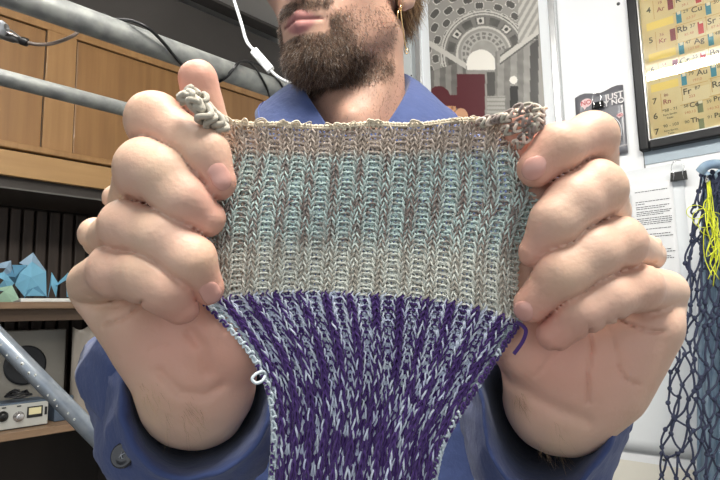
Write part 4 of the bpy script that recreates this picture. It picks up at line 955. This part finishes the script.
for s_ in (-1, 1):
    b = MB(); V, F = lathe([(.0001, .0115), (.005, .0105), (.009, .007), (.0115, 0), (.009, -.007), (.001, -.0115)], hw(.031 * s_, .078, .028), Yh, 16); b.add(V, F); b.build('eye', mat('eye_white', (.8, .8, .78), .2), person)
    V, F = lathe([(.0060, -.001), (.0056, .0004), (.004, .0012), (.0001, .0018)], hw(.031 * s_, .0885, .028), Yh, 14); b = MB(); b.add(V, F); b.build('iris', mat('iris', (.05, .09, .10), .2), person)
# ---- clothes
m_shirt = mat('blue_cotton', srgb(60, 76, 124), .85, noise=(60, srgb(52, 67, 114), .5), bump=(160, .5, .0015), sheen=.15)
m_shirt_in = m_shirt
def shirtfn(P):
    P64 = P.astype(np.float64)
    g = .014; d = smin(torsofn(P, g), armfn(P, .010), .03)
    d = d + (.0035 * vnoise(P64, 38, 31) + .0015 * vnoise(P64, 90, 32)).astype(np.float32)
    nkd = cone(P, nk1 + Z * .12, nk1 - Z * .01, .068, .064); d = np.maximum(d, -nkd)
    cutz = .85 - P[:, 2]; d = np.maximum(d, cutz)
    for wr, el in ((WRL, ELL), (WRR, ELR)):
        ax = (wr - el) / np.linalg.norm(wr - el); pl_ = (P - f_(el + (wr - el) * .62)) @ f_(ax); near = np.linalg.norm(P - f_(el + (wr - el) * .75), axis=1) < .10
        d = np.where(near, np.maximum(d, pl_), d)
    return d
lo[2] = .83; hi[2] = nk1[2] + .06
Vs, Qs = surface_nets(shirtfn, lo, hi, .0062)
b = MB(); b.addq(Vs, Qs); shirt = b.build('shirt', m_shirt, person)
def ringloft(name, rings, k, m, parent, th=.0012, nois=.0, per=5):
    R = [cr(np.array([at(*p) for p in r]), k, True) for r in rings]; R = np.array(R); R = np.array([cr(R[:, i], per) for i in range(R.shape[1])]).transpose(1, 0, 2)
    nv, nu = R.shape[:2]; c = R.mean(1, keepdims=True); d = R - c; d /= np.linalg.norm(d, axis=2)[..., None]
    R = R + d * (nois * vnoise(R.reshape(-1, 3), 170, 41).reshape(nv, nu) + nois * .6 * vnoise(R.reshape(-1, 3), 380, 42).reshape(nv, nu))[..., None] * np.linspace(.15, 1, nv)[:, None, None]
    b = MB(); b.add(R.reshape(-1, 3), grid_faces(nu, nv, True)); o = b.build(name, m, parent)
    so = o.modifiers.new('s', 'SOLIDIFY'); so.thickness = th; so.offset = 0; return o, R
Lr = [[(197, 360, .345), (222, 364, .342), (238, 380, .338), (242, 398, .332), (236, 415, .328), (222, 428, .325), (204, 436, .323), (184, 436, .323), (165, 428, .325), (153, 412, .328), (150, 395, .332), (160, 375, .338)],
      [(200, 345, .258), (236, 352, .252), (262, 378, .244), (267, 400, .237), (260, 428, .232), (239, 454, .228), (208, 469, .226), (176, 472, .226), (150, 456, .228), (135, 428, .233), (130, 400, .238), (136, 374, .248)],
      [(199, 340, .262), (238, 348, .256), (267, 376, .247), (273, 402, .239), (266, 433, .233), (243, 462, .228), (208, 480, .226), (170, 483, .226), (139, 466, .228), (121, 434, .232), (116, 398, .238), (126, 362, .252)],
      [(195, 322, .29), (246, 335, .285), (280, 372, .275), (286, 405, .268), (280, 440, .26), (256, 478, .255), (214, 504, .250), (160, 508, .250), (114, 484, .252), (99, 450, .257), (101, 410, .264), (103, 338, .285)],
      [(185, 318, .34), (235, 322, .335), (268, 365, .33), (273, 405, .325), (266, 440, .32), (245, 470, .315), (200, 488, .31), (150, 484, .31), (112, 462, .312), (97, 425, .318), (78, 376, .320), (98, 336, .335)]]
Rr = [[(555, 362, .345), (580, 366, .342), (596, 382, .338), (600, 400, .332), (594, 420, .328), (580, 436, .325), (562, 444, .323), (540, 444, .323), (522, 434, .325), (510, 416, .328), (506, 398, .332), (516, 376, .338)],
      [(555, 345, .258), (588, 352, .252), (610, 380, .244), (616, 404, .238), (608, 432, .232), (594, 458, .228), (572, 480, .225), (540, 488, .225), (512, 477, .226), (494, 448, .229), (485, 408, .235), (490, 368, .247)],
      [(555, 340, .262), (592, 348, .256), (617, 378, .247), (623, 404, .240), (616, 436, .233), (600, 464, .228), (574, 488, .225), (540, 496, .225), (508, 483, .226), (489, 450, .229), (481, 408, .236), (486, 364, .25)],
      [(560, 322, .29), (602, 335, .285), (629, 378, .275), (634, 403, .268), (630, 430, .26), (615, 464, .255), (600, 502, .250), (545, 522, .248), (492, 508, .250), (474, 460, .258), (472, 410, .266), (482, 360, .28)],
      [(565, 312, .34), (605, 330, .335), (620, 370, .33), (624, 405, .325), (619, 435, .32), (604, 465, .315), (570, 490, .31), (520, 490, .31), (477, 470, .315), (464, 430, .32), (462, 390, .325), (480, 340, .335)]]
cl_, RL = ringloft('cuff', Lr, 10, m_shirt, shirt, .0014, .0022); cr_, RR_ = ringloft('cuff', Rr, 10, m_shirt, shirt, .0014, .0022)
# stitched hem seams along the cuffs
m_seam = mat('seam', srgb(96, 112, 176), .8)
for R in (RL, RR_):
    for row in (9,):
        V, F = tube_arr(R[row] * 1.0, .0006, 6, True); b = MB(); b.add(V, F); b.build('seam', m_seam, cl_ if R is RL else cr_)
# loose flap of the open left cuff
fq = np.array([[(102, 336, .262), (112, 343, .257), (124, 357, .251), (141, 378, .246)], [(92, 350, .266), (106, 362, .254), (116, 378, .248), (131, 395, .2455)], [(78, 372, .276), (96, 388, .262), (110, 402, .252), (124, 412, .247)], [(84, 396, .275), (98, 412, .264), (107, 424, .255), (118, 434, .249)]], float)
fg = np.array([cr(r, 6) for r in fq]); fg = np.array([cr(fg[:, i], 6) for i in range(fg.shape[1])]).transpose(1, 0, 2)
b = MB(); b.add(at(fg[..., 0], fg[..., 1], fg[..., 2]).reshape(-1, 3), grid_faces(fg.shape[1], fg.shape[0])); o = b.build('cuff_flap', m_shirt, shirt); so = o.modifiers.new('s', 'SOLIDIFY'); so.thickness = .0016
fl_ = [(104, 335, .262), (120, 350, .252), (136, 374, .243), (150, 392, .246)]; fo_ = [(88, 350, .285), (98, 375, .275), (108, 405, .262), (118, 430, .25)]
# button
bc = at(122.5, 455.5, .2365)
b = MB(); bn = (CAM - bc) / np.linalg.norm(CAM - bc) + .55 * -Rv; bn /= np.linalg.norm(bn)
# seat the button on the cuff surface
Vc = RL.reshape(-1, 3); px, py, pz = proj(Vc); i0 = np.argsort(np.hypot(px - 123, py - 456) + 400 * np.maximum(pz - .26, 0))[:6]; bc = Vc[i0].mean(0) + bn * .0015
V, F = lathe([(.0001, .0012), (.0030, .0010), (.0042, .0018), (.0050, .0014), (.0050, -.0006), (.001, -.001)], bc, bn, 24); b.add(V, F)
bt = b.build('button', mat('dark_button', (.02, .022, .03), .2, coat=.6), cl_)
th4 = np.cross(bn, Z); th4 /= np.linalg.norm(th4); t5 = np.cross(bn, th4); b = MB()
for a_, c_ in ((-1, -1), (1, 1)): V, F = tube_arr([bc + bn * .001 + (th4 * a_ + t5 * c_) * .001, bc + bn * .0022, bc + bn * .001 + (th4 * -a_ * .3 + t5 * c_) * .0012], .0003, 5); b.add(V, F)
# (button thread)
o = b.build('thread', mat('thread', (.6, .62, .66), .7), cl_)
# collar: stand and fall around the neck, open at the throat
Fp = [(339, 146, .588), (320, 116, .596), (303, 89, .625), (305, 80, .672), (330, 74, .722), (365, 72, .742), (398, 74, .722), (410, 80, .685), (407, 92, .645), (396, 112, .612), (371, 146, .592)]
Op = [(316, 168, .575), (268, 142, .585), (256, 120, .620), (262, 106, .672), (300, 98, .735), (360, 96, .765), (420, 98, .735), (444, 108, .692), (462, 126, .645), (436, 146, .604), (398, 172, .578)]
Ip = [(341, 152, .600), (322, 126, .612), (309, 106, .640), (312, 98, .680), (335, 92, .715), (365, 90, .73), (393, 92, .712), (402, 98, .685), (400, 108, .655), (390, 122, .622), (369, 152, .602)]
rows = [cr(np.array([at(*p) for p in r]), 8) for r in (Ip, Fp, Op)]
mid1 = (rows[0] + rows[1]) / 2; mid2 = rows[1] * .55 + rows[2] * .45 + Z * .006; topo = rows[1] + (rows[2] - rows[1]) * .10 + Z * .003
G_ = np.array([rows[0], mid1, rows[1], topo, mid2, rows[2]]); G_ = np.array([cr(G_[:, i], 4) for i in range(G_.shape[1])]).transpose(1, 0, 2)
b = MB(); b.add(G_.reshape(-1, 3), grid_faces(G_.shape[1], G_.shape[0])); o = b.build('collar', m_shirt, shirt); so = o.modifiers.new('s', 'SOLIDIFY'); so.thickness = .0022; so.offset = 0
V, F = tube_arr(rows[2] * .94 + rows[1] * .06 + Z * .0035, .0006, 5); b = MB(); b.add(V, F); b.build('collar_stitch', m_seam, shirt)
m_jean = mat('dark_trousers', (.03, .035, .05), .85)
def trfn(P): return np.maximum(legfn(P, .010), P[:, 2] - 1.02)
Vt, Qt = surface_nets(trfn, np.array([hipc[0] - .3, hipc[1] - .25, .06]), np.array([hipc[0] + .3, hipc[1] + .25, 1.05]), .011)
b = MB(); b.addq(Vt, Qt); b.build('trousers', m_jean, person)
for a_ in AN:
    def sf(P, a_=a_): return np.maximum(smin(cone(P, a_ + np.array([0, .03, -.045]), a_ + np.array([0, -.14, -.052]), .044, .038), cone(P, a_, a_ + Z * -.04, .052, .046), .02), .003 - P[:, 2])
    V1, Q1 = surface_nets(sf, a_ - .22, a_ + .10, .007); b = MB(); b.addq(V1, Q1); b.build('shoe', mat('shoe_black', (.02, .02, .02), .5), person)
# ---- earrings
m_gold = mat('gold', (.85, .62, .32), .22, 1)
def earring(base, label, L=.048):
    t = empty('drop_earring', label, 'earring', 'gold drop earrings'); b = MB()
    V, F = lathe([(.0005, .002), (.002, .001), (.002, -.001), (.0005, -.002)], base, -Fv, 10); b.add(V, F); b.build('bead', m_gold, t)
    pts = [base, base + Z * .003 - Fv * .004, base - Z * .004 - Fv * .005, base - Z * .016 - Fv * .003 + Rv * .001, base - Z * (L - .008) - Fv * .002 + Rv * .0035, base - Z * L + Rv * .005 - Fv * .002]
    b = MB(); V, F = tube_arr(cr(pts, 5), .0007, 6); b.add(V, F); b.build('hook', m_gold, t)
    pts = [base, base - Z * .005 + Rv * -.003 - Fv * .003, base - Z * .013 - Rv * .0035 - Fv * .003]; b = MB(); V, F = tube_arr(cr(pts, 5), .0006, 6); b.add(V, F); b.build('back_wire', m_gold, t)
    c = base - Z * (L + .002) + Rv * .005 - Fv * .002; pts = [c + Rv * .0017 * math.cos(q_) + Z * .0026 * math.sin(q_) for q_ in np.linspace(0, 2 * np.pi, 12, endpoint=False)]; V, F = tube_arr(pts, .0006, 6, True); b = MB(); b.add(V, F); b.build('drop_ring', m_gold, t)
earring(at(400.5, 9, .622), 'thin gold drop earring hanging from the ear beside the picture')
earring(at(299, 44, .72), 'gold earring on the far ear, its tip showing below the jaw', .04)
# ------------------------------------------------------------------ the knitted piece
knit = empty('knitted_piece', 'half-finished ribbed knitting, grey-mint above and purple below, stretched between both fists', 'knitting')
m_yarn = mat('yarn', (1, 1, 1), .95, vcol=True, sheen=.25, bump=(1500, .35, .0004))
L1 = cr(np.array([(218, 121), (226, 150), (216, 185), (208, 225), (206, 265), (204, 303)]), 8); R1 = cr(np.array([(545, 112), (533, 150), (541, 195), (524, 235), (518, 280), (521, 322)]), 8)
L2 = cr(np.array([(204, 303), (233, 333), (254, 360), (268, 392), (273, 430), (269, 500)]), 8); R2 = cr(np.array([(521, 322), (501, 352), (480, 384), (458, 418), (442, 450), (432, 500)]), 8)
def arc(Pl, t):
    s = np.concatenate([[0], np.cumsum(np.linalg.norm(np.diff(Pl, axis=0), axis=1))]); s /= s[-1]
    return np.stack([np.interp(t, s, Pl[:, 0]), np.interp(t, s, Pl[:, 1])], -1)
NREP = 12; PER = 3; NST = NREP * PER + 1; NR1, NR2 = 33, 25
def fabric(u, v):
    """u 0..1 across, v 0..1 grey section, 1..2 purple section -> px, py, D (before ribbing)"""
    u = np.asarray(u, float); v = np.asarray(v, float); t1 = np.clip(v, -.1, 1); t2 = np.clip(v - 1, 0, 1.0)
    a = arc(L1, np.clip(t1, 0, 1)); b_ = arc(R1, np.clip(t1, 0, 1)); cy = 127 + (294 - 127) * t1
    # purple rows grow taller downward
    w2 = t2 * (.72 + .28 * t2); a2 = arc(L2, w2); b2 = arc(R2, w2); cy2 = 294 + (500 - 294) * (t2 * (.70 + .30 * t2))
    low = (v > 1); Lx = np.where(low, a2[..., 0], a[..., 0]); Ly = np.where(low, a2[..., 1], a[..., 1] + (t1 < 0) * t1 * 167)
    Rx = np.where(low, b2[..., 0], b_[..., 0]); Ry = np.where(low, b2[..., 1], b_[..., 1] + (t1 < 0) * t1 * 167); Cy = np.where(low, cy2, cy)
    x = Lx + (Rx - Lx) * u
    sx0, sx1 = 216 - 8 * t1, 536 - 13 * t1; xs_ = sx0 + (sx1 - sx0) * u + (Lx - sx0) * (1 - u) ** 6 + (Rx - sx1) * u ** 6; x = np.where(low, x, xs_)
    yl = Ly + (Ry - Ly) * u; bow = Cy - (Ly + Ry) / 2; y = yl + bow * (1 - np.abs(2 * u - 1) ** 3.0)
    y = y + 1.2 * np.sin(u * 23 + v * 3) * np.exp(-np.abs(v) * 4)
    D = .2155 - .0035 * np.sin(np.pi * u) * np.clip(1.2 - .4 * v, 0, 1) + .010 * np.clip(v - 1, 0, 1) ** 1.5 - .0035 * np.clip(np.abs(u - .5) * 2 - .8, 0, 1) / .2 * (v > 1) * np.clip(2 - v, 0, 1)
    D = D + .0007 * np.sin(u * 17 + v * 2.3) + .0006 * np.sin(u * 7 + v * 6)
    return x, y, D
def P3(u, v, dz=0):
    x, y, D = fabric(u, v); return at(x, y, D - dz)
def colpos(v):
    """column boundaries 0..1 for row height v: purl ribs narrow as the fabric contracts"""
    wp = 1.30 if v < .95 else 1.30 - .85 * min(1, (v - .95) / .55)
    ws = np.array([(wp if (k % PER) == 0 else 1.0) for k in range(NST)]); e = np.concatenate([[0], np.cumsum(ws)]); return e / e[-1]
TA = np.array(srgb(226, 210, 196)); MI = np.array(srgb(220, 242, 237)); PG = np.array(srgb(242, 246, 236)); BR = np.array(srgb(146, 132, 126)); BR2 = np.array(srgb(186, 182, 168)); CR = np.array(srgb(222, 208, 184))
PU = np.array(srgb(74, 46, 116)); LB = np.array(srgb(226, 236, 248)); LB2 = np.array(srgb(196, 202, 232)); WH = np.array(srgb(215, 228, 235))
def yarncol(ply, u, v, kind, nz, stn):
    """kind array 0 purl,1 knit ; nz smooth noise -1..1; stn per-stitch random"""
    n = len(u)
    if v < 1:
        taupe = np.clip((.20 - v) / .06, 0, 1); low = np.clip((v - .62) / .15, 0, 1)
        base = mixc(np.tile(MI, (n, 1)), PG, np.full(n, low)); base = mixc(base, TA, np.full(n, taupe)); oth = mixc(np.tile(BR, (n, 1)), BR2, np.full(n, low * .7)); oth = mixc(oth, np.array(srgb(176, 160, 142)), np.full(n, taupe * .6))
        mn = np.clip(.5 + 1.3 * nz + (.25 if ply else -.25), 0, 1)
        k = np.where(kind == 0, .12 + .30 * (nz > .3), np.where(kind == 1, .36, 1.0)) + .35 * np.exp(-((v - .47) / .035) ** 2) * (np.sin(u * 31) > -.3) + .3 * np.exp(-((v - .68) / .03) ** 2) * (np.sin(u * 19 + 1) > -.2); 
        c = mixc(base, oth, np.clip(mn * k * 1.9, 0, 1))
    else:
        t = v - 1; pal_ = mixc(np.tile(LB, (n, 1)), LB2, (nz * .5 + .3)); 
        if ply == 0:   # light strand, hidden now and then by purple low down
            pr = np.choose(kind, [.02 + .38 * t, .06 + .58 * t, .82 - .05 * t]); c = np.where((stn < pr)[:, None], PU * 1.15, pal_)
        else:
            pr = np.choose(kind, [.30 - .2 * t, .50 - .5 * t, .08 + .05 * t]); c = np.where((stn < pr)[:, None], pal_, PU)
        edge = (u < .035) | (u > .975); c = np.where((edge & (stn < .75))[:, None], WH, c)
    return c * (1 + .10 * nz)[:, None]
def knit_layer(rows, SG, sides, rad0, plies, depth, face):
    """rows: list of v centre positions; returns MB"""
    mb = MB(); SGT = NST * SG + 1
    for r_, v in enumerate(rows):
        dv = (rows[r_ + 1] - v) if r_ + 1 < len(rows) else (v - rows[r_ - 1])
        rad = rad0 * (1.0 if v < 1 else .80 + .35 * (v - 1)); e = colpos(v); t = np.linspace(0, NST, SGT); st = np.minimum(t.astype(int), NST - 1); f = t - st
        jit = np.random.default_rng(1000 + r_ + int(depth * 1e5)); js = jit.normal(size=NST + 1)
        amp = .86 + .10 * js[st]
        kind = np.where(st % PER == 0, 0, 1); fh = np.where(f > .5, 1 - f, f); kx = np.interp(fh, [0, .08, .17, .25, .33, .42, .5], [0, .30, .46, .26, .06, .16, .5]); ky = np.interp(fh, [0, .08, .17, .25, .33, .42, .5], [-.92, -.86, -.52, 0, .52, .90, 1.0])
        pux = np.interp(fh, [0, .12, .2, .25, .30, .38, .5], [0, .30, .40, .25, .06, .20, .5]); py_ = np.interp(fh, [0, .12, .2, .25, .30, .38, .5], [-.50, -.49, -.42, 0, .42, .47, .48])
        kx = np.where(kind == 1, kx, pux); ky = np.where(kind == 1, ky, py_); xx = np.where(f > .5, 1 - kx, kx)
        u = e[st] + (e[st + 1] - e[st]) * np.clip(xx, -.1, 1.1) + .0006 * np.sin(t * 2.1 + r_)
        vv = v - dv * amp * ky * 1.05
        s = np.where(kind == 1, 1.0, -1.0); sl = np.sin(np.pi * f) ** .5                      # soften where knit meets purl
        zz = -np.cos(4 * np.pi * f) * s * rad * 1.15
        zz = zz + np.where(kind == 0, .55 * rad * np.cos(2 * np.pi * f), 0)
        edgeblend = np.clip(np.minimum(f, 1 - f) * 8, 0, 1); zz = zz * edgeblend + (1 - edgeblend) * (-rad * .6)
        # rib relief: knit ribs stand forward, more so where contracted
        con = .0005 + .0012 * np.clip(v - 1, 0, 1); k3 = (st % PER) + f; rel = con * (-np.cos(2 * np.pi * (k3 - .5) / PER)); zz = zz + rel * 1.2
        px, py, D = fabric(u, vv); C_ = at(px, py, D + depth - zz * face)
        T = np.gradient(C_, axis=0); T /= np.linalg.norm(T, axis=1)[:, None] + 1e-12
        nrm = np.tile(-Fv, (SGT, 1)); Bn = np.cross(T, nrm); Bn /= np.linalg.norm(Bn, axis=1)[:, None] + 1e-9; Nn = np.cross(Bn, T)
        nz = np.sin(t * .9 + r_ * 1.7) * .5 + np.sin(t * .37 + r_ * .6 + 2) * .5; rs = jit.random((NST + 1) * 2)[(2 * t).astype(int).clip(0, 2 * NST + 1)]; r2_ = jit.random(NST + 1); rs = np.where((r2_[st] < .5) & (v > 1.25), (r2_[st] * 2) % 1, rs)
        sec = np.where(kind == 0, 0, np.where(((st % PER == 1) & (f < .5)) | ((st % PER == 2) & (f >= .5)), 1, 2))
        for ply in range(plies):
            ph = t * 2 * np.pi * .55 + r_ * 1.9 + np.pi * ply; o_ = rad * .62 if plies > 1 else 0; pr_ = rad * (.66 if plies > 1 else 1.0)
            ph = np.where((kind == 0) & (v >= 1), np.pi * (1 - ply) + .25, ph)
            ct = C_ + o_ * (np.cos(ph)[:, None] * Bn + np.sin(ph)[:, None] * Nn)
            an = np.arange(sides) / sides * 2 * np.pi
            V = ct[:, None] + pr_ * (np.cos(an)[None, :, None] * Bn[:, None] + np.sin(an)[None, :, None] * Nn[:, None])
            i = np.arange(SGT - 1)[:, None]; j = np.arange(sides)[None]; j2 = (j + 1) % sides
            Q = np.stack([i * sides + j, i * sides + j2, (i + 1) * sides + j2, (i + 1) * sides + j], -1).reshape(-1, 4)
            cc_ = yarncol(ply, u, v, sec, nz * (1 if ply == 0 else -1), rs); mb.addq(V.reshape(-1, 3), Q, np.repeat(cc_, sides, 0))
    return mb
rows1 = list((np.arange(NR1) + .5) / NR1 * 1.0); rows2 = list(1 + (np.arange(NR2) + .4) / NR2)
o = knit_layer(rows1, 14, 5, .00052, 2, 0, 1).build('grey_ribbing', m_yarn, knit); o['kind'] = 'stuff'; o['label'] = 'grey, taupe and mint marled ribbing'
o = knit_layer(rows2, 14, 5, .00062, 2, 0, 1).build('purple_ribbing', m_yarn, knit); o['kind'] = 'stuff'; o['label'] = 'purple and pale blue marled ribbing'
o = knit_layer([r for r in rows1 if r > .10], 8, 4, .00075, 1, .0028, -1).build('grey_back_layer', m_yarn, knit); o['kind'] = 'stuff'
o = knit_layer(rows2, 8, 4, .0011, 1, .0034, -1).build('purple_back_layer', m_yarn, knit); o['kind'] = 'stuff'
# bound edge along the top: a cream chain and fine stray threads
b = MB(); t = np.linspace(0, 1, 900); x, y, D = fabric(t, np.zeros_like(t) - .0); ph = t * 2 * np.pi * 58
for k in range(2):
    c = at(x + 1.6 * np.cos(ph + k * np.pi), y - 2.2 + 1.5 * np.sin(2 * ph + k * 2), D - .0006 * np.sin(ph + k * np.pi)); V, F = tube_arr(c, .00055, 5); b.add(V, F, CR * (1 if k else .88))
V, F = tube_arr(at(x, y - .6, D - .0008), .0005, 5); b.add(V, F, CR * .8)
o = b.build('top_edge', m_yarn, knit); o['kind'] = 'stuff'
b = MB(); r_ = np.random.default_rng(5)
for k in range(46):
    u0_ = r_.uniform(.02, .98) if k > 10 else r_.uniform(.02, .3); x, y, D = fabric(np.array([u0_]), np.array([0.])); x, y, D = x[0], y[0], D[0]; w_, h_ = r_.uniform(4, 12), r_.uniform(2, 6) * (1.3 if k <= 10 else 1)
    pts = [at(x - w_ * .5, y + 1, D - .001), at(x - w_ * .4 + r_.normal() * 1.5, y - h_ * .7, D - .001), at(x + r_.normal() * 2, y - h_ - 1, D - .0015), at(x + w_ * .5, y - h_ * .5, D - .001), at(x + w_ * .6, y + 2, D - .001)]
    V, F = tube_arr(cr(pts, 5), .00022 if k % 3 else .00040, 4); b.add(V, F, CR * r_.uniform(.85, 1.15))
o = b.build('stray_threads', m_yarn, knit); o['kind'] = 'stuff'
def coil(pts, turns, rc_, ry, cols_, name, jitter=.3, seed=1):
    r_ = np.random.default_rng(seed); C_ = cr(np.array([at(*p) for p in pts]), 30); n = len(C_); T = np.gradient(C_, axis=0); T /= np.linalg.norm(T, axis=1)[:, None]
    N_ = np.cross(T, -Fv); N_ /= np.linalg.norm(N_, axis=1)[:, None]; B_ = np.cross(T, N_); t = np.linspace(0, 1, n * 3); idx = np.linspace(0, n - 1, n * 3)
    g = lambda A_: np.stack([np.interp(idx, np.arange(n), A_[:, k]) for k in range(3)], 1); ph = t * turns * 2 * np.pi
    rr_ = rc_ * (1 + jitter * np.sin(ph * .37 + seed) * np.cos(ph * .23))
    P = g(C_) + rr_[:, None] * (np.cos(ph)[:, None] * g(N_) + np.sin(ph)[:, None] * g(B_)) + g(T) * (rc_ * .8 * np.sin(2 * ph))[:, None]
    V, F = tube_arr(P, ry, 6); b = MB(); cv = np.array(cols_)[(np.floor(ph / 2.1).astype(int)) % len(cols_)]; b.add(V, F, np.repeat(cv, 6, 0)); return b
GY = np.array(srgb(178, 172, 158)); GY2 = np.array(srgb(150, 144, 132)); GY3 = np.array(srgb(200, 194, 180))
coil([(180, 97, .2000), (189, 96, .1985), (197, 104, .1985), (203, 114, .200), (213, 121, .2035), (222, 128, .207)], 8, .0018, .00125, [GY, GY3, GY], 'x', .95, 3).build('curled_corner', m_yarn, knit)
coil([(187, 91, .2015), (195, 93, .2010), (203, 104, .2015), (212, 115, .2035), (222, 122, .208)], 6, .0014, .0011, [GY3, GY, GY2], 'x', .95, 5).build('curled_corner', m_yarn, knit)
m_c = [BR, TA, GY, BR]
for k, pts in enumerate(([(497, 121, .2085), (512, 113, .2065), (527, 108, .205), (538, 112, .205), (541, 122, .206)], [(503, 132, .2085), (516, 127, .206), (528, 120, .2045), (538, 118, .204), (540, 128, .205)], [(516, 146, .209), (524, 138, .206), (532, 130, .2045), (537, 126, .204)], [(480, 124, .210), (495, 119, .209), (510, 117, .207)])):
    coil(pts, (7, 7, 5, 6)[k], .0015, .00062, m_c, 'x', .35, 11 + k).build('curled_edge', m_yarn, knit)
# chain edges down both sides of the purple part, yarn tail and loose loop
for nm, Pl, sgn in (('side_edge', L2, 1), ('side_edge', R2, -1)):
    t = np.linspace(0, 1, 260); q = arc(Pl, t); ph = t * 2 * np.pi * 19; b = MB(); D0 = fabric(np.full(260, .01 if sgn > 0 else .99), 1.001 + .99 * t)[2]
    lim = np.ones(260, bool)
    for k in range(2):
        c = at(q[:, 0] + sgn * 1.5 + 2.4 * np.cos(ph + k * 2.4), q[:, 1] + 2.0 * np.sin(2 * ph + k), D0 - .0015 + .0005 * np.sin(ph + k * 3)); V, F = tube_arr(c, .0005, 5)
        wgt = np.clip(.95 - .0 * t, 0, 1) if sgn > 0 else np.clip((t - .45) / .3, .12, 1)
        cv = np.where((((ph / 2.2 + k).astype(int) * 7 % 10) < 6.5 * wgt)[:, None], WH, PU); b.add(V, F, np.repeat(cv, 5, 0))
    o = b.build(nm, m_yarn, knit)
b = MB(); V, F = tube_arr(cr([at(517, 322, .2105), at(523, 326, .207), at(526, 331, .206), at(523, 341, .206), at(514, 354, .207)], 6), .00075, 7); b.add(V, F, PU * 1.1); b.build('yarn_tail', m_yarn, knit)
b = MB(); pts = [at(262, 371, .211), at(256, 374, .209), at(252, 379, .208), at(256, 383, .208), at(262, 381, .209), at(265, 376, .211)]; V, F = tube_arr(cr(pts, 5), .0006, 6); b.add(V, F, WH); b.build('loose_loop', m_yarn, knit)
